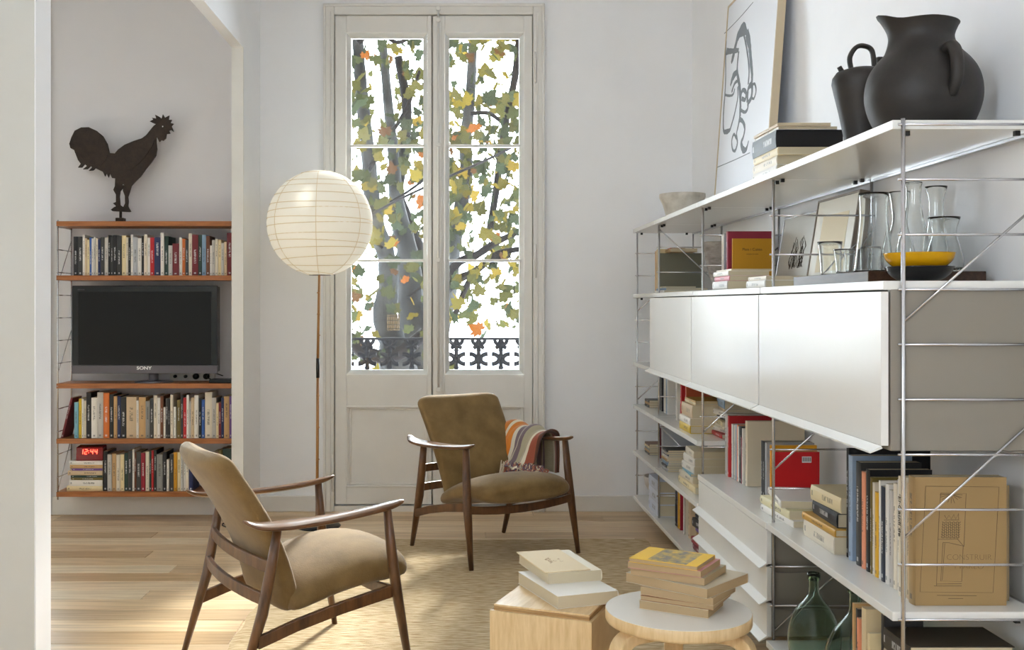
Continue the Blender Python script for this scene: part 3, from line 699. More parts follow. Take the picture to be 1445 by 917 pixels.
# stack under the clock
zz = .1755
for i, (th, c, wpx, adj) in enumerate(((.0285, 'cream', 50.5, 'bottom one'), (.034, 'white', 47, 'second from the bottom'), (.014, 'olive', 44, 'third from the bottom'), (.0135, 'dark green', 44.5, 'fourth from the bottom'), (.026, 'beige', 49, 'in the middle'), (.0135, 'purple', 43, 'third from the top'), (.02, 'tan', 46, 'second from the top'), (.022, 'white', 47, 'topmost one right beneath the clock'))):
    L_ = wpx*YS/1500; xr = (144.8-646)*YS/1500
    book((xr-L_/2, YS+.075, zz), th, L_, .15, c, '%s book lying under the red clock, %s' % (c, adj), 'stack of books under the red clock', flat=True); zz += th+.0003
ck = empty('alarm_clock', at(126, 652, 6.15), 0, 'red digital alarm clock showing 12:44 on a stack of books', 'clock')
ck.location.z = zz
mb = MB(); mb.add([(-.078, 0, 0), (.078, 0, 0), (.078, .09, 0), (-.078, .09, 0), (-.078, .006, .078), (.078, .006, .078), (.078, .07, .085), (-.078, .07, .085)], [(0, 1, 5, 4), (1, 2, 6, 5), (2, 3, 7, 6), (3, 0, 4, 7), (4, 5, 6, 7), (3, 2, 1, 0)])
mb.build('case', M['clockred'], ck, bevel=.004)
def seg7(ch, x, z, s, mb):
    S = {'1': 'bc', '2': 'abged', '4': 'fgbc'}[ch]; w_, h_ = s*.5, s; t_ = s*.12; sl = .12
    pos = {'a': (0, h_, w_, h_), 'b': (w_, h_/2, w_, h_), 'c': (w_, 0, w_, h_/2), 'd': (0, 0, w_, 0), 'e': (0, 0, 0, h_/2), 'f': (0, h_/2, 0, h_), 'g': (0, h_/2, w_, h_/2)}
    for q in S:
        a, b, c, d = pos[q]; mb.tube([(x+a+sl*b, 0, z+b), (x+c+sl*d, 0, z+d)], t_/2, 6)
mb = MB()
for ch, x in (('1', -.052), ('2', -.028), ('4', .006), ('4', .03)): seg7(ch, x, .039, .026, mb)
for z in (.046, .058): mb.tube([(-.004, 0, z-.0015), (-.0036, 0, z+.0015)], .0018, 6)
o = mb.build('digits', M['led'], ck); o.location = (0, .0015, 0)

# television
tv = empty('television', (0, 6.20, .7992), 0, 'black flat television with grey lower bar on the teak shelf', 'television')
k = 6.17/1500; tx0, tx1 = (102-646)*k, (307-646)*k; tz = lambda v: H0+(428-v)*k-.7992
box('body', M['tvdark'], tx0+.003, tx1-.003, -.025, .05, tz(525), tz(404), tv, .006)
box('bezel', M['tvdark'], tx0, tx1, -.035, -.02, tz(516), tz(403), tv, .003)
box('screen', M['screen'], (111-646)*k, (298.5-646)*k, -.037, -.034, tz(514.5), tz(411.5), tv)
box('lower_bar', M['tvgrey'], tx0, tx1, -.038, -.02, tz(527), tz(515.5), tv, .002)
text('SONY', .026, M['white_print'], ((204-646)*k, -.0388, tz(519.3)), (R(90), 0, 0), tv, sx=1.25, bold=.0006)
text('BRAVIA', .010, M['tvgrey'], ((115-646)*k, -.0358, tz(408.7)), (R(90), 0, 0), tv, sx=1.2)
MB().tube([((214-646)*k, .01, .004), ((214-646)*k, .01, tz(526))], .028, 16).build('neck', M['tvgrey'], tv, True)
MB().lathe([(.001, 0), (.11, 0), (.11, .006), (.03, .012), (.001, .012)], 32, ((214-646)*k, .02, 0)).build('foot', M['tvgrey'], tv, True)
# socket strip on the wall behind and little box
sk = empty('wall_sockets', at(265, 533, YL), 0, 'row of wall sockets with black plugs behind the television shelf', 'socket')
box('plate', M['socket'], -.105, .165, -.012, 0, -.035, .045, sk, .003)
for i in range(4):
    MB().tube([(-.07+i*.062, -.03, .01), (-.07+i*.062, -.011, .01)], .018 if i > 1 else .01, 14).build('plug', M['black'], sk, True)
rt = empty('set_top_box', (-1.375, 6.2, .7993), 0, 'small black box lying at the right end of the television shelf', 'box')
box('case', M['black'], -.065, .065, -.05, .06, 0, .02, rt, .003)
MB().tube(spline([(-.06, .02, .012), (-.1, .05, .03), (-.08, .1, .05), (-.02, .12, .03)], 6), .003, 6).build('cable', M['black'], rt, True)

# rooster
RY = 6.25; ks = RY/1500; S_ = 3.2733
ro = empty('iron_rooster', (at(173, 312, RY).x, RY, 1.7335), 0, 'rusty iron cut-out rooster weathervane standing on the teak shelf', 'sculpture')
rx, rz_ = ro.location.x, 1.7335
base_v = 560
def rc(x, y_): return ((60+x/S_-646)*ks-rx, (base_v-y_)/S_*ks)
fR = lambda a, b, d: (a, d, b)
body = [(125, 195), (135, 165), (150, 135), (180, 120), (215, 119), (250, 135), (280, 160), (300, 195), (307, 225), (310, 238), (335, 240), (350, 222), (380, 200), (420, 183), (460, 170), (480, 155), (500, 130), (515, 112), (525, 105),
        (512, 100), (496, 92), (512, 84), (507, 75), (526, 79), (521, 61), (541, 71), (551, 79), (557, 60), (566, 76), (586, 65), (583, 85), (598, 85), (591, 99), (606, 103), (596, 115), (600, 122), (606, 140), (594, 131), (585, 135), (590, 148), (574, 150), (571, 170), (558, 182), (549, 178), (541, 187), (533, 172), (527, 160),
        (527, 190), (530, 220), (525, 250), (505, 280), (480, 310), (455, 345), (430, 370), (410, 392), (378, 386), (372, 380), (366, 386), (335, 392), (337, 355), (322, 353), (312, 330), (306, 351), (296, 330), (290, 346), (280, 325), (245, 308), (235, 318), (215, 320), (230, 305), (225, 296), (208, 312), (188, 313), (206, 298), (196, 289), (182, 305), (165, 305), (178, 288), (165, 270), (150, 232), (148, 225), (130, 215)]
MB().prism([rc(*p) for p in body], -.006, .006, fR).build('body', M['iron_rust'], ro, tri=True)
legs = [[(336, 388), (372, 386), (372, 400), (360, 415), (357, 440), (360, 478), (372, 487), (335, 490), (340, 482), (326, 470), (340, 464), (340, 430), (328, 408)],
        [(374, 386), (412, 390), (403, 420), (396, 440), (398, 462), (396, 480), (398, 492), (374, 487), (382, 470), (381, 435), (372, 412)]]
for lg in legs: MB().prism([rc(*p) for p in lg], -.005, .005, fR).build('leg', M['iron_rust'], ro, tri=True)
MB().prism([rc(*p) for p in [(318, 500), (335, 487), (396, 487), (408, 508), (400, 510), (325, 506)]], -.012, .012, fR).build('foot_plate', M['iron_rust'], ro)
wing = [(318, 318), (345, 322), (380, 322), (420, 308), (450, 285), (470, 262), (490, 235), (510, 205), (522, 175), (505, 175), (480, 185), (440, 200), (400, 215), (365, 240), (330, 270)]
MB().prism([rc(*p) for p in wing], -.010, -.006, fR).build('wing', M['iron_rust'], ro, tri=True)
tailp = [(130, 200), (140, 165), (170, 128), (215, 125), (255, 145), (285, 175), (300, 215), (305, 240), (295, 270), (270, 300), (230, 290), (185, 260), (155, 225)]
MB().prism([rc(*p) for p in tailp], -.009, -.006, fR).build('tail_plate', M['iron_rust'], ro, tri=True)
a, b = rc(361, 508); MB().tube([(a, 0, b+.004), (a, 0, .03)], .008, 10).build('stem', M['iron_rust'], ro, True)
box('socket', M['iron_rust'], a-.024, a+.024, -.024, .024, 0, .028, ro, .003)
a, b = rc(556, 116); MB().tube([(a, -.0075, b), (a+.001, -.0055, b)], .004, 8).build('eye', M['white_print'], ro)

# ================================================================ RIGHT SHELVING
XF, XK = 1.06, 1.39; XE = 1.035
LY = [2.53, 3.57, 4.60, 5.60, 6.28]
ru = [1.686-.131*k for k in range(13)]
lad = ['chrome wire ladder at the near end of the white shelving', 'second chrome wire ladder, beside the near end of the drawer unit', 'third chrome wire ladder, beside the far end of the drawer unit', 'fourth chrome wire ladder, left of the first white cabinet', 'farthest chrome wire ladder, next to the back wall']
brc = [[(1.216, 1.505), (.70, 1.0), (.16, .46)]]*3+[[(1.654, 1.34), (.616, .30)], [(1.214, 1.5), (.69, 1.0)]]
for i in range(5):
    ladder(XF, LY[i], XK, LY[i], .095, 1.70, ru, brc[i], lad[i], r=.0052, group='wire ladders of the white shelving')
def shelfb(z, y0, y1, label, x0=XE):
    e = empty('shelf_board', (x0, y0, z), 0, label, 'shelf', 'white lacquered shelf boards')
    box('board', M['shelf'], 0, XK-x0-.004, .0015, y1-y0-.0015, -.022, 0, e, .002)
    box('back_rail', M['chrome'], XK-x0-.004, XK-x0+.012, .004, y1-y0-.004, -.03, -.004, e)
    for yy in (.03, y1-y0-.03):
        for xx in (.04, XK-x0-.05): box('clip', M['black'], xx, xx+.012, yy-.006, yy+.006, -.034, -.0221, e)
    return e
nmz = ['nearest bay', 'second bay', 'third bay', 'farthest bay']
for i in range(4):
    shelfb(1.697, LY[i], LY[i+1], 'white top shelf board, %s of the right shelving' % nmz[i])
shelfb(1.314, LY[3], LY[4], 'white shelf board level with the cabinet tops, farthest bay')
shelfb(.915, LY[3], LY[4], 'white shelf board beside the cabinet bottoms, farthest bay')
shelfb(.665, LY[3], LY[4], 'white shelf board under the cabinets, farthest bay'); shelfb(.665, LY[2], LY[3], 'white shelf board with the red and orange books, third bay')
shelfb(.395, LY[3], LY[4], 'second lowest white shelf board, farthest bay'); shelfb(.395, LY[2], LY[3], 'second lowest white shelf board, third bay')
shelfb(.13, LY[3], LY[4], 'lowest white shelf board, farthest bay'); shelfb(.13, LY[2], LY[3], 'lowest white shelf board, third bay')
shelfb(.525, LY[0], LY[1], 'white shelf board with the beige tower book, nearest bay'); shelfb(.13, LY[0], LY[1], 'lowest white shelf board, under the green demijohns')
# cabinets
for i, lb in enumerate(('large white flap-door cabinet nearest the camera', 'white flap-door cabinet in the middle of three', 'white flap-door cabinet farthest from the camera')):
    y0, y1 = LY[i], LY[i+1]; e = empty('wall_cabinet', (1.01, y0, .908), 0, lb, 'cabinet', 'white flap-door cabinets')
    D = XK-1.01-.004; Hh = 1.314-.908; W_ = y1-y0; g = .004
    mb = MB(); mb.box(.022, D, g, .022, 0, Hh-.02).box(.022, D, W_-.022, W_-g, 0, Hh-.02).box(.022, D, .022, W_-.022, 0, .02).box(D-.012, D, .022, W_-.022, .02, Hh-.02)
    mb.build('carcass', M['grey_side'], e, bevel=.002)
    box('top_panel', M['shelf'], .005, D, g, W_-g, Hh-.022, Hh, e, .0025)
    d = box('door', M['shelf'], 0, .018, g+.002, W_-g-.002, .012, Hh-.026, e, .0015)
    mb = MB(); mb.add([(0, g+.002, .012), (0, W_-g-.002, .012), (-.026, W_-g-.002, -.002), (-.026, g+.002, -.002), (.004, g+.002, .006), (.004, W_-g-.002, .006), (-.026, W_-g-.002, -.006), (-.026, g+.002, -.006)],
                      [(0, 1, 2, 3), (4, 7, 6, 5), (3, 2, 6, 7), (0, 3, 7, 4), (1, 5, 6, 2), (0, 4, 5, 1)])
    mb.build('handle_lip', M['shelf'], d)
# drawer unit in the second bay
y0, y1 = LY[1], LY[2]; e = empty('drawer_unit', (1.04, y0, .134), 0, 'white three-drawer unit with slanted handle lips below the cabinets', 'drawer unit')
D = XK-1.04-.004; W_ = y1-y0; g = .008
box('top_panel', M['shelf'], -.004, D, g, W_-g, .366, .389, e, .002)
for k_ in range(3):
    zb = .002+k_*.123; zt = zb+.098 if k_ < 2 else .360
    zt = zb+.114
    dr = box('drawer', M['shelf'], 0, .016, g, W_-g, zb, zt, e, .0015)
    mb = MB(); mb.box(.016, D-.01, g+.002, .014, zb+.004, zt-.02).box(.016, D-.01, W_-.014, W_-g-.002, zb+.004, zt-.02).box(.016, D-.01, .014, W_-.014, zb+.004, zb+.012)
    mb.build('drawer_box', M['grey_side'], dr)
    mb = MB(); mb.add([(0, g, zb+.004), (0, W_-g, zb+.004), (-.026, W_-g, zb-.012), (-.026, g, zb-.012), (.004, g, zb), (.004, W_-g, zb), (-.026, W_-g, zb-.016), (-.026, g, zb-.016)],
                      [(0, 1, 2, 3), (4, 7, 6, 5), (3, 2, 6, 7), (0, 3, 7, 4), (1, 5, 6, 2), (0, 4, 5, 1)])
    mb.build('handle_lip', M['shelf'], dr)
mb = MB(); mb.box(.03, D, g+.016, .026, 0, .366).box(.03, D, W_-.026, W_-g-.016, 0, .366).box(D-.008, D, .026, W_-.026, 0, .366)
mb.build('carcass', M['grey_side'], e)

# ---- right shelving: books.  upright, spine towards the room (-X)
A90 = R(-90)
def ur(x, y_, z, t, h, w, c, lb, grp, hard=False, tilt=0, **k):     # y_ = centre of thickness
    return book((x, y_, z+.0004), t, h, w, c, lb, grp, az=A90, hard=hard, tilt=tilt, **k)
def fb(x, y_, z, t, L_, w, c, lb, grp, az=A90, hard=False, **k):       # flat, centre x,y
    return book((x, y_, z+.0004), t, L_, w, c, lb, grp, az=az, flat=True, hard=hard, **k)
# top shelf stack
g_ = 'stack of books on the top white shelf'; z = 1.6975
for th, c, w_, lb in ((.034, 'white', .23, 'white book at the bottom of the top shelf stack'), (.030, 'ivory', .21, 'ivory book second from bottom in the top shelf stack'), (.026, 'cream', .22, 'cream book just under the black one on the top shelf'),
                      (.060, 'black', .228, 'thick black boxed book in the stack on the top shelf'), (.010, 'white', .20, 'thin white book upon the black one on the top shelf'), (.010, 'beige', .18, 'thin beige booklet topmost on the top shelf stack')):
    q = fb(1.085+w_/2+random.uniform(-.004, .004), 3.75+random.uniform(-.01, .01), z, th, .29, w_, c, lb, g_, pages=(190, 178, 150) if c != 'black' else (24, 22, 22)); z += th+.0006
# level 1.314
G1 = 'upright books above the cabinets'
ur(1.12, 6.02, 1.314, .022, .24, .2, 'tan', 'tan book leftmost at the far end above the cabinets', G1)
ur(1.12, 5.99, 1.314, .018, .245, .2, 'beige', 'beige book beside the tan one at the far end', G1)
ur(1.12, 5.965, 1.314, .015, .25, .2, 'cream', 'cream cloth-spined book behind the photo cover at far end', G1)
pb = ur(1.125, 5.93, 1.314, .02, .225, .24, 'dark green', 'book with a grey photograph of buildings on its cover facing out', G1, rgb=(112, 110, 94))
fb(1.24, 5.93, 1.5425, .018, .2, .15, 'tan', 'tan book lying across the upright books at the far end', 'books lying across others')
fb(1.22, 5.93, 1.561, .006, .1, .08, 'red', 'little red booklet on the tan book at the far end', 'books lying across others')
G2 = 'flat books at the far end above the cabinets'
fb(1.19, 5.70, 1.3145, .014, .28, .22, 'white', 'white magazine at the bottom beneath the photo-cover book', G2); fb(1.2, 5.70, 1.329, .012, .27, .22, 'pale blue', 'pale blue magazine on the white one beneath the photo-cover book', G2)
fb(1.18, 5.72, 1.3415, .008, .2, .16, 'cream', 'thin cream booklet topmost beneath the photo-cover book', G2)
bp = empty('black_bag', (1.33, 5.30, 1.3145), 0, 'rounded black object with a strap behind the grey stone carving', 'bag')
MB().loft([[(math.cos(a)*.05*q, math.sin(a)*.04*q, zz_) for a in [i*math.pi/8 for i in range(16)]] for q, zz_ in ((.7, 0), (1, .04), (1, .12), (.85, .17), (.5, .2), (.1, .21))]).build('body', M['black'], bp, True)
MB().tube(spline([(-.05, -.03, .05), (-.02, -.06, .17), (.03, -.05, .19), (.05, -.03, .05)], 6), .005, 6).build('strap', M['black'], bp, True)
# grey carved stone: curved slab
gs = empty('stone_carving', (1.13, 4.62, 1.3145), 0, 'grey carved curved stone slab beside the white upright books', 'sculpture')
mb = MB(); rings = []
for i in range(13):
    tt = i/12; zc = tt*.215; x0 = .0+.05*(1-tt)**2; x1 = .085
    rings.append([(x0-.045, 0, zc), (x0-.035, -.02, zc), (x1-.045, -.02, zc), (x1-.035, 0, zc), (x1-.045, .03, zc), (x0-.035, .03, zc)])
mb.loft(rings).build('slab', M['greystone'], gs, bevel=.004)
gs.location = (1.115, 4.63, 1.3145)
for i, (yy, c, th, h) in enumerate(((4.565, 'white', .014, .235), (4.548, 'ivory', .012, .24), (4.533, 'silver', .010, .245))):
    ur(1.135, yy, 1.314, th, h, .19, c, '%s upright book left of the big burgundy book' % c, G1)
ur(1.14, 4.50, 1.314, .026, .25, .185, 'crimson', 'big burgundy book standing behind the ochre cookbook', G1, hard=True, rgb=(150, 44, 66))
yb_ = ur(1.155, 4.472, 1.314, .014, .218, .165, 'mustard', 'ochre cookbook titled Plats i Cuites facing out', G1, rgb=(196, 142, 28))
text('Plats i Cuites', .016, M['dark_print'], (.0073, .082, .172), (R(90), 0, R(90)), yb_, name='title', ext=.0002)
text('receptes de cuina', .007, M['dark_print'], (.0073, .082, .153), (R(90), 0, R(90)), yb_, name='subtitle')
box('cover_picture', M['dark_print'], .0071, .0075, .062, .102, .055, .082, yb_)
G3 = 'flat books in front of the ochre cookbook'; z = 1.3143
for th, c, w_, cx, cy, lb in ((.034, 'light grey', .2, 1.145, 4.295, 'thick pale book at the bottom in front of the ochre cookbook'), (.020, 'pink', .19, 1.15, 4.30, 'red-spined book in the stack before the ochre cookbook'), (.018, 'white', .19, 1.145, 4.30, 'white book in the stack before the ochre cookbook'), (.007, 'ivory', .2, 1.16, 4.295, 'thin ivory book topmost before the ochre cookbook')):
    fb(cx, cy, z, th, .24, w_*.85, c, lb, G3); z += th+.0006
fb(1.17, 3.87, 1.3143, .028, .24, .17, 'white', 'white hardback flat beside the stack before the ochre cookbook', G3, hard=True); fb(1.175, 3.87, 1.3429, .014, .23, .17, 'ivory', 'ivory paperback on the white hardback above the middle cabinet', G3)
# grey plate behind burgundy book
pl = tag(MB().lathe([(.001, 0), (.12, .0), (.13, .006), (.13, .016), (.001, .016)], 32).build('round_tray', M['greystone'], None, True), 'round grey tray standing on edge behind the burgundy book', 'tray')
pl.rotation_euler = (0, R(84), 0); pl.location = (1.345, 4.79, 1.4455)
# leaning pictures above second cabinet
def picture(name, loc, w_, h, th, lean, rz, lb, grp, fw=.012, fm=None, matc=(226, 224, 214)):
    e = empty(name, loc, 0, lb, 'picture', grp); e.rotation_euler = (0, 0, 0)
    Mx = Matrix.Rotation(rz, 4, 'Z') @ Matrix.Rotation(lean, 4, 'Y'); e.matrix_world = Matrix.Translation(loc) @ Mx
    fm = fm or M['frame_beige']        # face towards local -X, width along y, height z, thickness +x
    mb = MB(); mb.box(0, th, 0, fw, 0, h).box(0, th, w_-fw, w_, 0, h).box(0, th, fw, w_-fw, 0, fw).box(0, th, fw, w_-fw, h-fw, h)
    mb.build('frame', fm, e, bevel=.001)
    box('print_sheet', mat(name+'_sheet', matc, .5), .004, th-.002, fw, w_-fw, fw, h-fw, e)
    return e
P1 = picture('framed_drawing', (1.325, 4.03, 1.3144), .44, .305, .016, R(9), 0, 'silver-framed pencil drawing of a tree leaning above the middle cabinet', 'framed pictures behind the glassware', .006, M['chrome'], (196, 196, 190))
rr_ = random.Random(5)
for i in range(26):
    x, yv = .0, .2+rr_.uniform(-.1, .09); pts = [(.0035, yv+rr_.uniform(-.01, .01), .05+q*.02+rr_.uniform(-.005, .005)) for q in range(2, rr_.randint(4, 9))]
    pts = [(a, b+math.sin(j*1.3+i)*.012, c) for j, (a, b, c) in enumerate(pts)]
    MB().tube(pts, .0013, 4).build('pencil_stroke', M['dark_print'] if i else M['dark_print'], P1)
P2 = picture('framed_print', (1.305, 3.585, 1.3148), .42, .335, .035, R(9), 0, 'wood-framed print with a cream square leaning behind the glasses', 'framed pictures behind the glassware', .008, mat('greybrown_frame', (120, 108, 96), .5), (226, 224, 214))
box('inner_print', mat('cream_print', (224, 212, 184), .7), .0030, .0042, .08, .34, .06, .27, P2)
# dark board and glassware
bd = tag(box('wooden_board', M['boardwood'], 1.075, 1.385, 2.785, 3.405, 1.3145, 1.3445, bevel=.002), 'long dark wooden board lying under the glassware', 'board')
def glassobj(name, x, y_, z, prof, th, lb, cat, grp, m='glass', seg=36, base=.006):
    e = empty(name, (x, y_, z), 0, lb, cat, grp)
    P = spline([(r, 0, zz_) for r, zz_ in prof], 5); out = [(max(p.x, .001), p.z) for p in P]
    inn = [(max(r-th, .001), max(zz_, base)) for r, zz_ in out]
    full = [(.001, 0)]+out+list(reversed(inn))+[(.001, base)]
    MB().lathe(full, seg).build('bowl' if 'bowl' in name else 'body', M[m], e, True)
    return e
zb_ = 1.3448; GG = 'clear glasses and carafes on the dark board'
glassobj('tumbler', 1.176, 3.36, zb_, [(.028, 0), (.031, .05), (.038, .11)], .002, 'taller clear tumbler leftmost on the dark board', 'glass', GG)
glassobj('tumbler', 1.165, 3.19, zb_, [(.028, 0), (.031, .04), (.037, .078)], .002, 'short clear tumbler in front of the taller one', 'glass', GG)
glassobj('tumbler', 1.235, 3.30, zb_, [(.028, 0), (.031, .04), (.037, .08)], .002, 'short clear tumbler nearest the wood-framed print', 'glass', GG)
glassobj('tumbler', 1.20, 3.10, zb_, [(.028, 0), (.031, .04), (.037, .08)], .002, 'short clear tumbler beside the tall vase', 'glass', GG)
glassobj('glass_vase', 1.158, 2.96, zb_, [(.056, 0), (.05, .04), (.043, .1), (.038, .16), (.040, .222)], .0025, 'tall conical clear glass vase next to the near ladder', 'vase', GG)
glassobj('glass_carafe', 1.265, 3.05, zb_, [(.045, 0), (.047, .05), (.034, .10), (.019, .15), (.022, .2), (.028, .235)], .0025, 'slender clear carafe behind the conical vase', 'carafe', GG)
glassobj('glass_carafe', 1.262, 2.945, zb_, [(.042, 0), (.046, .06), (.034, .12), (.022, .18), (.021, .23), (.024, .25)], .0025, 'tallest clear carafe right of the conical vase', 'carafe', GG)
glassobj('glass_vase', 1.35, 3.0, zb_, [(.03, 0), (.034, .06), (.024, .13), (.02, .2), (.03, .245)], .002, 'narrow flared clear vase behind the near upright', 'vase', GG)
glassobj('glass_pitcher', 1.298, 2.838, zb_, [(.045, 0), (.05, .03), (.04, .07), (.031, .105), (.041, .145)], .002, 'hourglass-shaped clear pitcher behind the yellow bowl', 'pitcher', GG)
glassobj('black_bowl', 1.161, 2.675, 1.3145, [(.035, 0), (.055, .006), (.075, .022), (.083, .038)], .003, 'glossy black bowl under the yellow glass bowl', 'bowl', 'two nested bowls', 'blackgloss', 48)
glassobj('yellow_bowl', 1.161, 2.675, 1.3445, [(.03, 0), (.055, .004), (.077, .022), (.085, .042)], .003, 'amber yellow glass bowl nested on the black bowl', 'bowl', 'two nested bowls', 'yellowglass', 48)
# small dark twisted bird-like knob seen between glasses
# top shelf: stone bowl, jugs, big picture
e = empty('stone_bowl', (1.225, 5.8, 1.6975), 0, 'rough white stone mortar bowl at the far end of the top shelf', 'bowl')
MB().lathe([(.001, 0), (.075, 0), (.085, .03), (.105, .1), (.124, .14), (.124, .158), (.112, .16), (.1, .14), (.075, .06), (.001, .04)], 28).build('bowl', M['stone'], e, True)
def jug_big():
    e = empty('black_jug', (1.225, 2.80, 1.6975), 0, 'large round black clay jug with a pinched spout on the top shelf', 'jug')
    prof = [(.105, 0), (.128, .04), (.143, .085), (.145, .125), (.136, .165), (.118, .195), (.094, .222), (.080, .245), (.077, .265), (.084, .288), (.090, .300)]
    seg = 40; P = [(p.x, p.z) for p in spline([(r, 0, z_) for r, z_ in prof], 4)]
    inn = [(r-.006, z_) for r, z_ in P if z_ > .18][::-1]
    rings = []
    for r, z_ in P+inn:
        ring = []
        for j in range(seg):
            a = 2*math.pi*j/seg; q = math.cos(a-R(175)); sp = max(0, q)**10*max(0, (z_-.22)/.08)
            rr = r*(1+.32*sp); ring.append((rr*math.cos(a), rr*math.sin(a), z_+.022*sp-.006*max(0, -q)*max(0, (z_-.25)/.05)))
        rings.append(ring)
    mb = MB(); mb.loft(rings, caps=False); mb.add([(p[0], p[1], p[2]) for p in rings[0]], [tuple(range(seg))])
    mb.build('body', M['clay'], e, True)
    a = R(-84)
    hp = spline([(.112, 0, .205), (.150, 0, .207), (.172, 0, .17), (.168, 0, .12), (.143, 0, .09)], 6)
    hp = [Vector((p.x*math.cos(a)*.92, p.x*math.sin(a)*.92, p.z)) for p in hp]
    MB().tube(hp, .016, 10).build('handle', M['clay'], e, True)
jug_big()
e = empty('black_water_jug', (1.205, 3.17, 1.6975), 0, 'smaller black clay water jug with a hoop handle on top', 'jug')
MB().lathe([(.001, 0), (.05, 0), (.048, .02), (.052, .06), (.066, .13), (.080, .19), (.086, .218), (.084, .235), (.072, .252), (.04, .262), (.001, .266)], 36).build('body', M['clay'], e, True)
MB().tube(spline([(-.032, 0, .258), (-.036, 0, .295), (-.018, 0, .325), (.006, 0, .330), (.030, 0, .315), (.038, 0, .26)], 6), [(.012, .007)]*31, 10).build('hoop_handle', M['clay'], e, True)
MB().tube([(-.055, .0, .245), (-.068, 0, .268)], [.008, .007], 10).build('drinking_spout', M['clay'], e, True)
MB().tube([(.045, -.0, .245), (.058, 0, .275), (.062, 0, .292)], [.016, .013, .019], 12).build('filling_spout', M['clay'], e, True)
# large picture
bx0, ln = 1.285, math.atan(.06)
pic = picture('large_picture', (bx0, 4.46, 1.6992), .90, 1.06, .034, math.atan(.072), 0, 'large framed abstract brush drawing leaning on the right wall', 'pictures', .010, M['frame_beige'], (232, 235, 241))
del pic['group']
Minv = pic.matrix_world.inverted()
def on_face(u, v):      # where the sight line through that point of the photo meets the sheet
    o_ = Minv @ Vector((0, 0, H0)); d_ = (Minv @ at(u, v, 1.0))-o_; t_ = (.0028-o_.x)/d_.x; p = o_+d_*t_; return p
def strokes(pts, r):
    P = [on_face(1000+x/3.273, y_/3.273) for x, y_ in pts]; Q = spline(P, 5)
    mb = MB(); L1 = []; L2 = []
    rr = r if isinstance(r, list) else [r]*len(pts); n = len(Q)
    for i, q in enumerate(Q):
        a = Q[max(0, i-1)]; b = Q[min(n-1, i+1)]; dd = Vector((0, b.y-a.y, b.z-a.z)).normalized(); nn = Vector((0, -dd.z, dd.y))
        k_ = min(i//5, len(rr)-2); f = i/5-k_; w_ = (rr[k_]*(1-f)+rr[k_+1]*f)*random.uniform(.85, 1.15)
        L1.append(q+nn*w_); L2.append(q-nn*w_)
    for a in range(2): pass
    vs = L1+L2+[p+Vector((.0012, 0, 0)) for p in L1]+[p+Vector((.0012, 0, 0)) for p in L2]
    fs = []
    for i in range(n-1):
        fs += [(i, i+1, n+i+1, n+i), (2*n+i, 3*n+i, 3*n+i+1, 2*n+i+1), (i, 2*n+i, 2*n+i+1, i+1), (n+i, n+i+1, 3*n+i+1, 3*n+i)]
    mb.add(vs, fs).build('brush_stroke', M['ink'], pic)
strokes([(80, 190), (78, 260), (78, 360), (74, 440), (68, 520), (68, 600), (82, 608), (98, 600)], [.007, .007, .005, .007, .008, .009, .014, .01])
strokes([(82, 238), (105, 236), (138, 232)], [.018, .014, .012]); strokes([(104, 290), (112, 262), (124, 210), (136, 165), (158, 135), (176, 152)], [.008, .02, .016, .022, .032, .012])
strokes([(176, 152), (188, 210), (194, 280), (200, 350), (196, 400)], [.024, .02, .016, .014, .012]); strokes([(160, 150), (176, 230), (186, 320), (182, 390)], .008)
strokes([(138, 238), (132, 300), (132, 340), (142, 400), (146, 470), (144, 540)], [.01, .008, .012, .014, .014, .012]); strokes([(100, 395), (112, 355), (130, 332)], [.008, .018, .014]); strokes([(106, 425), (120, 385), (136, 375), (140, 400)], .008)
strokes([(74, 438), (95, 442), (112, 436), (120, 410)], .006); strokes([(98, 600), (118, 530), (134, 450), (134, 400)], .007)
strokes([(146, 470), (150, 430), (160, 415), (172, 430), (168, 460), (152, 455)], .010); strokes([(178, 470), (180, 420), (190, 395), (200, 400), (196, 450), (178, 480)], .013)
strokes([(200, 392), (212, 388), (218, 420), (208, 455), (196, 450)], .006); strokes([(150, 510), (166, 518), (178, 505), (182, 480)], .008)
strokes([(144, 540), (136, 580), (128, 620), (132, 660), (122, 695), (110, 690), (106, 650), (116, 620), (128, 640)], [.012, .008, .006, .008, .008, .006, .007, .007, .006])
strokes([(140, 550), (156, 560), (166, 590), (160, 630), (150, 660), (158, 690), (172, 690), (184, 650)], [.012, .010, .010, .008, .012, .016, .012, .004])
strokes([(40, 772), (120, 738), (190, 705)], .0018); strokes([(72, 155), (140, 85), (205, 10)], .0018)

# level .665 (under the cabinets, third and farthest bays)
G = 'upright books under the cabinets, far bays'
for i, (yy, c, th, h) in enumerate(((6.17, 'black', .012, .13), (6.15, 'tan', .012, .13), (6.13, 'charcoal', .014, .12))):
    fb(1.15, 6.12, .6655+i*.014, .0135, .14, .12, c, '%s case, %s in the small far pile' % (c, ['bottom', 'middle', 'top'][i]), 'small flat cases in the farthest bay')
for i, (yy, c, th, h) in enumerate(((5.93, 'grey', .02, .2), (5.90, 'charcoal', .022, .2), (5.80, 'light grey', .014, .19), (5.775, 'ivory', .012, .19), (5.755, 'white', .012, .19), (5.735, 'silver', .013, .19), (5.71, 'pale blue', .014, .19), (5.685, 'white', .014, .19))):
    pass
seq = [(5.96, 'charcoal', .02, .2), (5.935, 'grey', .02, .205), (5.86, 'black', .018, .2), (5.80, 'silver', .016, .185), (5.782, 'ivory', .014, .185), (5.766, 'white', .013, .185), (5.75, 'light grey', .014, .185), (5.733, 'pale blue', .013, .185), (5.717, 'silver', .012, .185), (5.70, 'white', .014, .185)]
